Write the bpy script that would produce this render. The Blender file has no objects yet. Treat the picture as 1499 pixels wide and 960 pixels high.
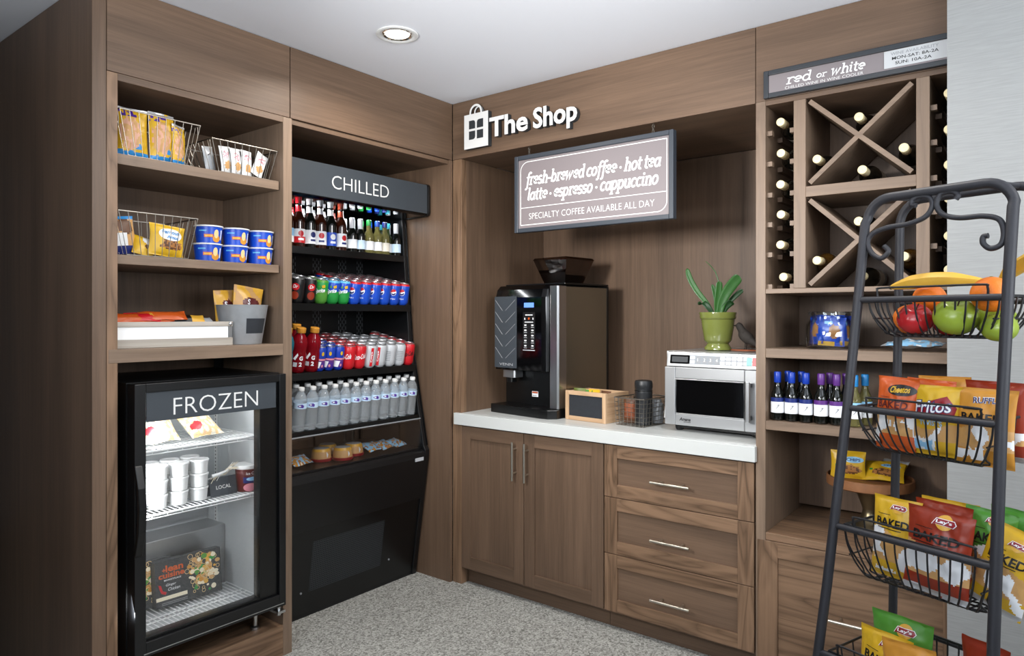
import bpy, bmesh, math, random
from mathutils import Vector, Matrix, noise
random.seed(7)
PI = math.pi
scene = bpy.context.scene
COL = scene.collection
R = math.radians

# ------------------------------------------------------------------ camera
cd = bpy.data.cameras.new('camera')
cam = bpy.data.objects.new('camera', cd); COL.objects.link(cam)
cam.location = (2.498, -2.707, 1.41)
cam.rotation_euler = (R(90), 0, R(37.8))
cd.sensor_fit = 'HORIZONTAL'; cd.sensor_width = 36.0
cd.lens = 1017.0 / 1499.0 * 36.0
cd.shift_y = -16.0 / 1499.0
cd.clip_start = 0.05
scene.camera = cam

# ------------------------------------------------------------------ world, exposure, lights
w = bpy.data.worlds.new('world'); scene.world = w; w.use_nodes = True
w.node_tree.nodes['Background'].inputs[0].default_value = (0.85, 0.92, 1.0, 1)
w.node_tree.nodes['Background'].inputs[1].default_value = 0.06
vs = scene.view_settings
vs.view_transform = 'Standard'; vs.look = 'None'; vs.gamma = 1.0; vs.use_curve_mapping = False
vs.exposure = -0.24

def area(name, loc, target, sx, sy, power, col=(1, 1, 1), shape='RECTANGLE', spread=180):
    l = bpy.data.lights.new(name, 'AREA'); l.shape = shape; l.size = sx
    if shape in ('RECTANGLE', 'ELLIPSE'): l.size_y = sy
    l.energy = power; l.color = col; l.spread = R(spread)
    o = bpy.data.objects.new(name, l); COL.objects.link(o)
    o.location = loc
    d = Vector(target) - Vector(loc)
    o.rotation_euler = d.to_track_quat('-Z', 'Y').to_euler()
    return o
WARM = (1.0, 0.94, 0.86); DAY = (0.90, 0.95, 1.0)
# added cool fill standing in for daylight (right of and behind the camera)
area('side_fill', (4.7, -0.95, 1.3), (0.2, -0.75, 1.7), 1.4, 1.7, 16, DAY)
# added unseen fills: one high over the shop corner, two brightening the ceiling, one frontal
area('corner_fill', (2.05, -0.95, 2.46), (0.10, -1.0, 1.50), 0.6, 0.5, 20, (1, .98, .96), spread=140)
area('ceiling_fill', (3.9, -1.7, 1.70), (3.4, -1.5, 2.535), 1.4, 1.2, 66, DAY)
area('ceiling_fill', (1.9, -3.6, 1.80), (1.6, -3.0, 2.535), 1.6, 1.0, 64, DAY)
area('frontal_fill', (0.95, -2.50, 1.80), (1.10, 0.74, 1.72), 0.35, 0.35, 17.0, (1, .98, .95), spread=80)  # added fill standing in for a flash in front of the alcove
# recessed ceiling lamps: the one in view and its neighbours further along the ceiling
area('downlight_lamp', (0.444, -0.804, 2.525), (0.444, -0.804, 0), 0.12, 0.12, 12, WARM, 'DISK', 150)
for i, (x, y) in enumerate([(1.95, -0.85), (3.4, -0.9)]):
    area('downlight_lamp', (x, y, 2.525), (x, y, 0), 0.14, 0.14, (6, 6)[i], WARM, 'DISK', 150)

# ------------------------------------------------------------------ materials
def rgb(h):
    h = h.lstrip('#'); c = [int(h[i:i + 2], 16) / 255 for i in (0, 2, 4)]
    return tuple(x / 12.92 if x <= .04045 else ((x + .055) / 1.055) ** 2.4 for x in c) + (1,)
MATS = {}
def mat(name, hexcol, rough=0.5, metal=0.0, spec=0.5, bump=0.0, bscale=200, var=0.0, emit=0, coat=0.0):
    if name in MATS: return MATS[name]
    m = bpy.data.materials.new(name); m.use_nodes = True; nt = m.node_tree
    b = nt.nodes['Principled BSDF']; c = rgb(hexcol)
    b.inputs['Base Color'].default_value = c
    b.inputs['Roughness'].default_value = rough; b.inputs['Metallic'].default_value = metal
    b.inputs['Specular IOR Level'].default_value = spec; b.inputs['Coat Weight'].default_value = coat
    tc = nt.nodes.new('ShaderNodeTexCoord')
    n = nt.nodes.new('ShaderNodeTexNoise'); n.inputs['Scale'].default_value = bscale; n.inputs['Detail'].default_value = 3
    nt.links.new(tc.outputs['Object'], n.inputs['Vector'])
    if var:
        mx = nt.nodes.new('ShaderNodeMix'); mx.data_type = 'RGBA'
        mx.inputs[6].default_value = tuple(x * (1 - var) for x in c[:3]) + (1,)
        mx.inputs[7].default_value = tuple(min(1, x * (1 + var)) for x in c[:3]) + (1,)
        nt.links.new(n.outputs[0], mx.inputs[0]); nt.links.new(mx.outputs[2], b.inputs['Base Color'])
    if bump:
        bp = nt.nodes.new('ShaderNodeBump'); bp.inputs['Strength'].default_value = bump; bp.inputs['Distance'].default_value = 0.002
        nt.links.new(n.outputs[0], bp.inputs['Height']); nt.links.new(bp.outputs[0], b.inputs['Normal'])
    if emit:
        b.inputs['Emission Color'].default_value = c; b.inputs['Emission Strength'].default_value = emit
    MATS[name] = m
    return m

def wood(name, light, dark, axis, cath=0.0, fine=1.0, rough=0.45):
    """stained timber: long streaks along one axis, optional cathedral figure"""
    m = bpy.data.materials.new(name); m.use_nodes = True; nt = m.node_tree; L = nt.links.new
    b = nt.nodes['Principled BSDF']; b.inputs['Roughness'].default_value = rough
    b.inputs['Specular IOR Level'].default_value = 0.35
    tc = nt.nodes.new('ShaderNodeTexCoord'); oi = nt.nodes.new('ShaderNodeObjectInfo')
    off = nt.nodes.new('ShaderNodeVectorMath'); off.operation = 'MULTIPLY_ADD'
    cmb = nt.nodes.new('ShaderNodeCombineXYZ')
    for i in range(3): L(oi.outputs['Random'], cmb.inputs[i])
    L(cmb.outputs[0], off.inputs[0]); off.inputs[1].default_value = (7, 9, 11); L(tc.outputs['Object'], off.inputs[2])
    def mapped(sc_across, sc_along):
        mp = nt.nodes.new('ShaderNodeMapping'); s = [sc_across] * 3; s['xyz'.index(axis)] = sc_along
        mp.inputs['Scale'].default_value = s; L(off.outputs[0], mp.inputs['Vector']); return mp
    def nz(mp, scale, det=4, dist=0.0):
        n = nt.nodes.new('ShaderNodeTexNoise'); n.inputs['Scale'].default_value = scale
        n.inputs['Detail'].default_value = det; n.inputs['Distortion'].default_value = dist
        L(mp.outputs[0], n.inputs['Vector']); return n
    big = nz(mapped(9, 0.6), 1.0, 3, 0.3)
    streak = nz(mapped(70, 2.2), 1.0, 5, 0.2)
    finen = nz(mapped(340, 9), 1.0, 2)
    def mth(op, a, bb):
        n = nt.nodes.new('ShaderNodeMath'); n.operation = op
        for i, v in enumerate((a, bb)):
            if isinstance(v, (int, float)): n.inputs[i].default_value = v
            else: L(v, n.inputs[i])
        return n.outputs[0]
    f = mth('ADD', mth('MULTIPLY', big.outputs[0], 0.55), mth('MULTIPLY', streak.outputs[0], 0.30 * fine))
    f = mth('ADD', f, mth('MULTIPLY', finen.outputs[0], 0.22 * fine))
    if cath:
        fig = nz(mapped(11, 1.1), 1.0, 2, 1.2)          # broad flowing figure, sliced into growth rings
        saw = mth('PINGPONG', mth('MULTIPLY', fig.outputs[0], 11.0), 1.0)
        f = mth('ADD', mth('MULTIPLY', f, 1 - cath * 0.45), mth('MULTIPLY', mth('POWER', saw, 0.6), cath * 0.50))
    r = nt.nodes.new('ShaderNodeValToRGB')
    r.color_ramp.elements[0].position = 0.34; r.color_ramp.elements[0].color = rgb(dark)
    r.color_ramp.elements[1].position = 0.70; r.color_ramp.elements[1].color = rgb(light)
    L(f, r.inputs[0]); L(r.outputs[0], b.inputs['Base Color'])
    bp = nt.nodes.new('ShaderNodeBump'); bp.inputs['Strength'].default_value = 0.10; bp.inputs['Distance'].default_value = 0.001
    L(f, bp.inputs['Height']); L(bp.outputs[0], b.inputs['Normal'])
    MATS[name] = m
    return m
for ax in 'xyz':
    wood('veneer_' + ax, '#745d4b', '#514033', ax, 0.0)
    wood('oak_' + ax, '#866a53', '#4d3a2a', ax, 0.5)
    wood('ash_' + ax, '#86715f', '#655446', ax, 0.25)      # lighter shelf edges and stiles
    wood('pale_timber_' + ax, '#c9a988', '#a3815f', ax, 0.3)
    wood('grey_timber_' + ax, '#b9b2a8', '#8d867c', ax, 0.3)
V = MATS

def glass(name, tint=(1, 1, 1, 1), refl=0.06, rough=0.0):
    m = bpy.data.materials.new(name); m.use_nodes = True; nt = m.node_tree; nt.nodes.clear(); L = nt.links.new
    out = nt.nodes.new('ShaderNodeOutputMaterial'); mx = nt.nodes.new('ShaderNodeMixShader')
    t = nt.nodes.new('ShaderNodeBsdfTransparent'); t.inputs[0].default_value = tint
    g = nt.nodes.new('ShaderNodeBsdfGlossy'); g.inputs['Roughness'].default_value = rough
    lw = nt.nodes.new('ShaderNodeLayerWeight'); lw.inputs[0].default_value = 0.25
    mp = nt.nodes.new('ShaderNodeMapRange'); mp.inputs[3].default_value = refl; mp.inputs[4].default_value = 0.75
    L(lw.outputs['Fresnel'], mp.inputs[0]); L(mp.outputs[0], mx.inputs[0])
    L(t.outputs[0], mx.inputs[1]); L(g.outputs[0], mx.inputs[2]); L(mx.outputs[0], out.inputs[0])
    MATS[name] = m
    return m
glass('clear_glass'); glass('smoke_plastic', (0.42, 0.30, 0.22, 1), 0.08)
glass('wrap_film', (0.97, 0.97, 0.97, 1), 0.10, 0.12)
glass('jar_glass', (0.93, 0.96, 0.97, 1), 0.07)
def solid_glass(name, hexcol, ior=1.4, rough=0.02, trans=1.0):
    m = mat(name, hexcol, rough); b = m.node_tree.nodes['Principled BSDF']
    b.inputs['Transmission Weight'].default_value = trans; b.inputs['IOR'].default_value = ior
    return m
solid_glass('bottle_water', '#eef3f6', 1.25, 0.05, 0.82)
solid_glass('bottle_red_drink', '#8a0f1c', 1.3, 0.05, 0.35)
solid_glass('bottle_teal_drink', '#0f6d80', 1.3, 0.05, 0.35)
solid_glass('bottle_white_wine', '#a9a268', 1.35, 0.03, 0.75)
mat('bottle_dark', '#0b0d0a', 0.08, 0, 0.6); mat('bottle_brown', '#2a0f06', 0.08, 0, 0.6)
mat('bottle_green', '#1c2612', 0.08); mat('bottle_amber', '#4d3410', 0.1)

mat('black_metal', '#0b0c0e', 0.35); mat('black_plastic', '#08090a', 0.28); mat('black_gloss', '#050506', 0.08)
mat('dark_grey_panel', '#3a4046', 0.45); mat('charcoal', '#2b2f33', 0.5)
mat('white', '#dedfde', 0.5); mat('letter_white', '#e2e2e0', 0.5); mat('white_gloss', '#e2e3e3', 0.2)
mat('counter_white', '#c8cbc9', 0.25, var=0.02, bscale=400)
mat('steel', '#c9cbcc', 0.28, 1.0); mat('nickel', '#c8c2b6', 0.3, 1.0); mat('chrome_wire', '#918c84', 0.35, 1.0)
mat('white_wire', '#eef0f0', 0.35); mat('fridge_white', '#bfc3c5', 0.45)
mat('aluminium', '#c4c6c8', 0.3, 1.0)
mat('stand_iron', '#2b2b30', 0.5, 0.2, bump=0.15, bscale=300); mat('wire_black', '#17171a', 0.45)
mat('sign_taupe', '#7a7274', 0.45); mat('plate_grey', '#b9bbbd', 0.45); mat('slate_frame', '#363c44', 0.4); mat('sign_frame_dark', '#24292f', 0.4)
mat('chalkboard', '#20242a', 0.75, var=0.25, bscale=60)
mat('ceiling_paint', '#eceff6', 0.9); mat('rubber', '#101010', 0.8)
for n, h, r_ in [('red', '#c01722', .35), ('deep_red', '#8e1420', .35), ('blue', '#1238a0', .35), ('navy', '#1b2a6b', .35),
                 ('royal', '#1546b4', .3), ('sky', '#58a8d8', .35), ('green', '#1f8c3c', .35), ('lime', '#4f8f34', .35), ('teal', '#1d7d8c', .35),
                 ('yellow', '#d2a722', .38), ('gold', '#d9a53a', .35), ('orange', '#c4541a', .38), ('brick', '#8f2f18', .35), ('amber', '#c88a30', .38),
                 ('tan', '#c89a62', .5), ('cookie', '#a8713a', .6), ('cream', '#eadfc4', .5), ('brown', '#5d3a22', .5), ('chip', '#cf9f60', .5),
                 ('silver', '#b9bcc0', .3), ('grey', '#8d9094', .5), ('purple', '#4a2a8c', .35), ('violet', '#5b2f7c', .35), ('pink', '#d88a98', .4), ('black', '#101012', .4),
                 ('cork_gold', '#e6d6a8', .45), ('label_white', '#e9ebee', .5), ('label_blue', '#c4dcf0', .45), ('maroon', '#5a1f1f', .4), ('bone', '#dcd6c8', .5),
                 ('light_blue', '#8fc3e6', .4), ('snack_cyan', '#2a86c8', .35), ('meat', '#d9a58c', .5), ('noodle', '#e2c28a', .5), ('olive', '#5f6a2c', .5)]:
    mat(n, h, r_)
mat('dark_mirror', '#30343a', 0.06, 1.0); mat('grille_grey', '#55585c', 0.35, 0.6)
mat('can_lid', '#c9ccd0', 0.3, 0.9)
mat('bag_foil', '#c3c4c6', 0.35, 0.4)
mat('galvanized', '#a9adb1', 0.5, 0.35, var=0.15, bscale=40)
mat('green_glaze', '#727a3c', 0.15, 0, 0.6, var=0.12, bscale=25, coat=0.5)
mat('leaf', '#2c5a24', 0.4, var=0.25, bscale=30); mat('leaf_dark', '#1a3c1c', 0.4)
mat('bird_iron', '#2c2723', 0.75, 0.1, bump=0.5, bscale=260, var=0.2); mat('rust', '#8a4a2c', 0.7)
mat('banana', '#cfa238', 0.5, var=0.12, bscale=30); mat('banana_tip', '#5a4420', 0.7)
mat('orange_peel', '#e8791c', 0.45, bump=0.35, bscale=420); mat('apple_green', '#8a9e34', 0.25, var=0.12, bscale=25)
mat('apple_red', '#a81f24', 0.22, var=0.3, bscale=30); mat('stem_brown', '#4a3018', 0.8)
mat('bronze', '#7a6e55', 0.3, 0.85); mat('board_wood', '#8a5c3a', 0.5, var=0.3, bscale=40)
mat('display_blue', '#5a82d8', 0.4, emit=0.9); mat('lamp_glow', '#fff4e0', 0.5, emit=9.0)
mat('reflector', '#e6e4de', 0.12, 1.0)
mat('machine_side', '#8f8878', 0.22, 0.9); mat('bean_brown', '#2c1a10', 0.6, bump=0.9, bscale=120); mat('canister_black', '#1a1c1f', 0.42)
mat('steel_brushed', '#bcbec0', 0.32, 0.75); mat('panel_grey', '#8a9198', 0.4); mat('mint', '#7fc9bd', 0.4); mat('coral', '#dc6468', 0.4)
mat('light_block_dark', '#4a4844', 0.9)  # dark coat of the added light-blocking wall
mat('straw', '#d8cdb4', 0.8); mat('tile_white', '#f4f5f5', 0.4)

def carpet():
    m = bpy.data.materials.new('carpet'); m.use_nodes = True; nt = m.node_tree; L = nt.links.new
    b = nt.nodes['Principled BSDF']; b.inputs['Roughness'].default_value = 0.95; b.inputs['Specular IOR Level'].default_value = 0.1
    tc = nt.nodes.new('ShaderNodeTexCoord')
    v = nt.nodes.new('ShaderNodeTexVoronoi'); v.inputs['Scale'].default_value = 150; L(tc.outputs['Object'], v.inputs['Vector'])
    n = nt.nodes.new('ShaderNodeTexNoise'); n.inputs['Scale'].default_value = 240; n.inputs['Detail'].default_value = 4; L(tc.outputs['Object'], n.inputs['Vector'])
    r = nt.nodes.new('ShaderNodeValToRGB'); e = r.color_ramp.elements
    e[0].position = 0.22; e[0].color = rgb('#55554f'); e[1].position = 0.8; e[1].color = rgb('#cbcac4')
    x = e.new(0.5); x.color = rgb('#9d9c96')
    mx = nt.nodes.new('ShaderNodeMix'); mx.data_type = 'RGBA'; mx.inputs[0].default_value = 0.5
    L(v.outputs['Color'], mx.inputs[6]); L(n.outputs['Color'], mx.inputs[7])
    bw = nt.nodes.new('ShaderNodeRGBToBW'); L(mx.outputs[2], bw.inputs[0]); L(bw.outputs[0], r.inputs[0])
    bk = nt.nodes.new('ShaderNodeTexBrick'); bk.offset = 0; bk.inputs['Scale'].default_value = 1; bk.inputs['Brick Width'].default_value = 0.61; bk.inputs['Row Height'].default_value = 0.61
    bk.inputs['Mortar Size'].default_value = 0.004; bk.inputs['Mortar Smooth'].default_value = 0.5
    mp = nt.nodes.new('ShaderNodeMapping'); mp.inputs['Location'].default_value = (0.25, 0.1, 0); L(tc.outputs['Object'], mp.inputs[0]); L(mp.outputs[0], bk.inputs['Vector'])
    sm = nt.nodes.new('ShaderNodeMix'); sm.data_type = 'RGBA'; sm.inputs[7].default_value = rgb('#bdbcb6')
    ml = nt.nodes.new('ShaderNodeMath'); ml.operation = 'MULTIPLY'; ml.inputs[1].default_value = 0.35; L(bk.outputs['Fac'], ml.inputs[0]); L(ml.outputs[0], sm.inputs[0])
    L(r.outputs[0], sm.inputs[6]); L(sm.outputs[2], b.inputs['Base Color'])
    bp = nt.nodes.new('ShaderNodeBump'); bp.inputs['Strength'].default_value = 0.5; bp.inputs['Distance'].default_value = 0.004
    L(n.outputs[0], bp.inputs['Height']); L(bp.outputs[0], b.inputs['Normal'])
    MATS['carpet'] = m
carpet()
def wallpaper():
    m = bpy.data.materials.new('wallpaper'); m.use_nodes = True; nt = m.node_tree; L = nt.links.new
    b = nt.nodes['Principled BSDF']; b.inputs['Roughness'].default_value = 0.7
    tc = nt.nodes.new('ShaderNodeTexCoord'); mp = nt.nodes.new('ShaderNodeMapping'); mp.inputs['Scale'].default_value = (14, 14, 260)
    L(tc.outputs['Object'], mp.inputs[0])
    n = nt.nodes.new('ShaderNodeTexNoise'); n.inputs['Scale'].default_value = 1; n.inputs['Detail'].default_value = 5; L(mp.outputs[0], n.inputs['Vector'])
    r = nt.nodes.new('ShaderNodeValToRGB'); e = r.color_ramp.elements
    e[0].position = 0.3; e[0].color = rgb('#909190'); e[1].position = 0.7; e[1].color = rgb('#9a9b9a')
    L(n.outputs[0], r.inputs[0]); L(r.outputs[0], b.inputs['Base Color'])
    bp = nt.nodes.new('ShaderNodeBump'); bp.inputs['Strength'].default_value = 0.06; bp.inputs['Distance'].default_value = 0.001
    L(n.outputs[0], bp.inputs['Height']); L(bp.outputs[0], b.inputs['Normal'])
    MATS['wallpaper'] = m
wallpaper()

# ------------------------------------------------------------------ mesh builder
_tc = {}
def text_geo(s, bold=0.0, shear=0.0, depth=0.0):
    """2-D glyph outlines (verts, faces), normalised so the text's lower left corner is (0,0) and its height is its own"""
    k = (s, bold, shear, depth)
    if k in _tc: return _tc[k]
    c = bpy.data.curves.new('lettering', 'FONT'); c.body = s; c.size = 1; c.offset = bold; c.shear = shear
    c.resolution_u = 3; c.extrude = depth
    o = bpy.data.objects.new('lettering', c); COL.objects.link(o)
    bpy.context.view_layer.update()
    me = bpy.data.meshes.new_from_object(o.evaluated_get(bpy.context.evaluated_depsgraph_get()))
    vs_ = [tuple(v.co) for v in me.vertices]; fs = [tuple(p.vertices) for p in me.polygons]
    bpy.data.objects.remove(o); bpy.data.curves.remove(c); bpy.data.meshes.remove(me)
    x0 = min(v[0] for v in vs_); x1 = max(v[0] for v in vs_); y0 = min(v[1] for v in vs_); y1 = max(v[1] for v in vs_)
    vs_ = [(v[0] - x0, v[1] - y0, v[2]) for v in vs_]
    _tc[k] = (vs_, fs, x1 - x0, y1 - y0)
    return _tc[k]

def split_long(vs_, fs, maxlen):
    bm = bmesh.new(); bv = [bm.verts.new(v) for v in vs_]
    for f in fs:
        try: bm.faces.new([bv[i] for i in f])
        except ValueError: pass
    for _ in range(5):
        es = [e for e in bm.edges if e.calc_length() > maxlen]
        if not es: break
        bmesh.ops.subdivide_edges(bm, edges=es, cuts=1)
        bmesh.ops.triangulate(bm, faces=[f for f in bm.faces if len(f.verts) > 4])
    bm.verts.index_update()
    out = ([tuple(v.co) for v in bm.verts], [tuple(v.index for v in f.verts) for f in bm.faces]); bm.free()
    return out

class MB:
    def __init__(s): s.v = []; s.f = []; s.m = []; s.s = []; s.mats = []
    def mi(s, name):
        if name not in s.mats: s.mats.append(name)
        return s.mats.index(name)
    def add(s, vs_, fs, m, smooth=False, M=None):
        k = len(s.v); i = s.mi(m) if isinstance(m, str) else None
        s.v += [tuple(M @ Vector(v)) for v in vs_] if M is not None else [tuple(v) for v in vs_]
        for j, f in enumerate(fs):
            s.f.append([a + k for a in f]); s.m.append(i if i is not None else s.mi(m[j])); s.s.append(smooth)
        return s
    def box(s, x0, y0, z0, x1, y1, z1, m, M=None):
        v = [(x, y, z) for x in (x0, x1) for y in (y0, y1) for z in (z0, z1)]
        f = [(0, 1, 3, 2), (4, 6, 7, 5), (0, 4, 5, 1), (2, 3, 7, 6), (0, 2, 6, 4), (1, 5, 7, 3)]
        return s.add(v, f, m, False, M)
    def lathe(s, prof, m, seg=24, M=None, cap=True, smooth=True):
        """prof: [(r,z)...]; m: one material or one per band"""
        vs_ = []; fs = []; ms = []
        for r, z in prof:
            for i in range(seg):
                a = 2 * PI * i / seg; vs_.append((r * math.cos(a), r * math.sin(a), z))
        for j in range(len(prof) - 1):
            for i in range(seg):
                k = (i + 1) % seg
                fs.append((j * seg + i, j * seg + k, (j + 1) * seg + k, (j + 1) * seg + i)); ms.append(m if isinstance(m, str) else m[j])
        if cap:
            fs.append(tuple(range(seg - 1, -1, -1))); ms.append(m if isinstance(m, str) else m[0])
            n = (len(prof) - 1) * seg; fs.append(tuple(n + i for i in range(seg))); ms.append(m if isinstance(m, str) else m[-1])
        return s.add(vs_, fs, ms, smooth, M)
    def tube(s, pts, r, m, seg=8, closed=False, M=None, r2=None):
        P = [Vector(p) for p in pts]; n = len(P); vs_ = []; fs = []
        up = None
        for i, p in enumerate(P):
            if closed: t = P[(i + 1) % n] - P[i - 1]
            else: t = P[min(i + 1, n - 1)] - P[max(i - 1, 0)]
            t.normalize()
            if up is None:
                up = Vector((0, 0, 1)) if abs(t.z) < .9 else Vector((1, 0, 0))
            a = (up - t * up.dot(t))
            if a.length < 1e-6: a = t.orthogonal()
            a.normalize(); b = t.cross(a); up = a
            rr = r if r2 is None else r + (r2 - r) * i / (n - 1)
            for k in range(seg):
                q = 2 * PI * k / seg; vs_.append(p + (a * math.cos(q) + b * math.sin(q)) * rr)
        for i in range(n if closed else n - 1):
            for k in range(seg):
                j = (i + 1) % n; l = (k + 1) % seg
                fs.append((i * seg + k, i * seg + l, j * seg + l, j * seg + k))
        if not closed:
            fs.append(tuple(range(seg - 1, -1, -1))); fs.append(tuple((n - 1) * seg + k for k in range(seg)))
        return s.add(vs_, fs, m, True, M)
    def prism(s, poly, d0, d1, m, axis='z', M=None, smooth=False):
        """poly 2-D outline pushed along an axis: axis z -> (a,b,d), y -> (a,d,b), x -> (d,a,b)"""
        def pt(a, b, d): return {'z': (a, b, d), 'y': (a, d, b), 'x': (d, a, b)}[axis]
        n = len(poly); vs_ = [pt(a, b, d0) for a, b in poly] + [pt(a, b, d1) for a, b in poly]
        fs = [tuple(range(n)), tuple(range(2 * n - 1, n - 1, -1))] + [(i, i + n, (i + 1) % n + n, (i + 1) % n) for i in range(n)]
        return s.add(vs_, fs, m, smooth, M)
    def ball(s, c, rx, ry, rz, m, seg=16, rings=10, M=None):
        prof = [(math.sin(PI * i / rings), -math.cos(PI * i / rings)) for i in range(rings + 1)]
        MM = Matrix.Translation(c) @ Matrix.Diagonal((rx, ry, rz, 1))
        if M is not None: MM = M @ MM
        prof[0] = (1e-4, -1); prof[-1] = (1e-4, 1)
        return s.lathe(prof, m, seg, MM, True)
    def text(s, string, m, fn, w=None, h=None, bold=0.0, shear=0.0, depth=0.0, maxlen=None, both=False, align='l'):
        """lettering mapped through fn(a, b, c) -> xyz, its lower left at (0,0); fitted to width w and/or height h"""
        vs_, fs, tw, th = text_geo(string, bold, shear, depth)
        kx = w / tw if w else None; ky = h / th if h else None
        if kx is None and ky is None: kx = ky = 1
        kx = kx or ky; ky = ky or kx
        dx = {'l': 0, 'c': -.5, 'r': -1}[align] * tw * kx
        vs_ = [(a * kx + dx, b * ky, c) for a, b, c in vs_]
        if maxlen: vs_, fs = split_long(vs_, fs, maxlen)
        return s.add([fn(a, b, c) for a, b, c in vs_], fs, m)
    def patch(s, poly, m, fn, maxlen=None):
        vs_ = [(a, b, 0) for a, b in poly]; fs = [tuple(range(len(poly)))]
        if maxlen:
            c = (sum(a for a, b in poly) / len(poly), sum(b for a, b in poly) / len(poly), 0)
            vs_.append(c); n = len(poly); fs = [(i, (i + 1) % n, n) for i in range(n)]
            vs_, fs = split_long(vs_, fs, maxlen)
        return s.add([fn(a, b, 0) for a, b, _ in vs_], fs, m)
    def mesh(s, name):
        me = bpy.data.meshes.new(name); me.from_pydata(s.v, [], s.f)
        for n in s.mats: me.materials.append(MATS[n])
        me.polygons.foreach_set('material_index', s.m); me.polygons.foreach_set('use_smooth', s.s)
        me.validate(); me.update()
        return me
    def build(s, name, parent=None, bevel=0.0, label=None, loc=None, rot=None, smooth_angle=True):
        me = s.mesh(name)
        if any(s.s) and not all(s.s) or any(s.s): 
            try: me.set_sharp_from_angle(angle=R(42))
            except Exception: pass
        o = bpy.data.objects.new(name, me); COL.objects.link(o)
        if parent is not None: o.parent = parent
        if loc is not None: o.location = loc
        if rot is not None: o.rotation_euler = rot
        if bevel:
            b = o.modifiers.new('edge', 'BEVEL'); b.width = bevel; b.segments = 2; b.limit_method = 'ANGLE'; b.angle_limit = R(50)
        if label: o['label'] = label
        return o

def tag(o, label, cat, group=None):
    o['label'] = label; o['category'] = cat
    if group: o['group'] = group
    return o
def thing(name, label, cat, loc=(0, 0, 0), rotz=0.0, group=None, rot=None):
    o = bpy.data.objects.new(name, None); COL.objects.link(o); o.empty_display_size = 0.05
    o.location = loc; o.rotation_euler = rot if rot else (0, 0, rotz)
    return tag(o, label, cat, group)
def struct(o): o['kind'] = 'structure'; return o
def copy_tree(o, parent=None):
    c = o.copy(); COL.objects.link(c)
    if parent is not None: c.parent = parent
    for ch in list(o.children): copy_tree(ch, c)
    return c
def place(o, loc, rotz=None, label=None, group=None, rot=None):
    o.location = loc
    if rotz is not None: o.rotation_euler = (0, 0, rotz)
    if rot is not None: o.rotation_euler = rot
    if label: o['label'] = label
    if group: o['group'] = group
    return o
def circ(cx, cy, rx, ry=None, n=20, a0=0, a1=2 * PI):
    ry = ry or rx
    return [(cx + rx * math.cos(a0 + (a1 - a0) * i / n), cy + ry * math.sin(a0 + (a1 - a0) * i / n)) for i in range(n)]
def rrect(x0, y0, x1, y1, r, n=4):
    p = []
    for cx, cy, a in ((x1 - r, y0 + r, -PI / 2), (x1 - r, y1 - r, 0), (x0 + r, y1 - r, PI / 2), (x0 + r, y0 + r, PI)):
        p += [(cx + r * math.cos(a + PI / 2 * i / n), cy + r * math.sin(a + PI / 2 * i / n)) for i in range(n + 1)]
    return p
def ORD(i): return ['first', 'second', 'third', 'fourth', 'fifth', 'sixth', 'seventh', 'eighth', 'ninth', 'tenth', 'eleventh', 'twelfth', 'thirteenth', 'fourteenth'][i]
FZ = 0.015   # floor height
CZ = 2.535   # ceiling height
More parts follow.
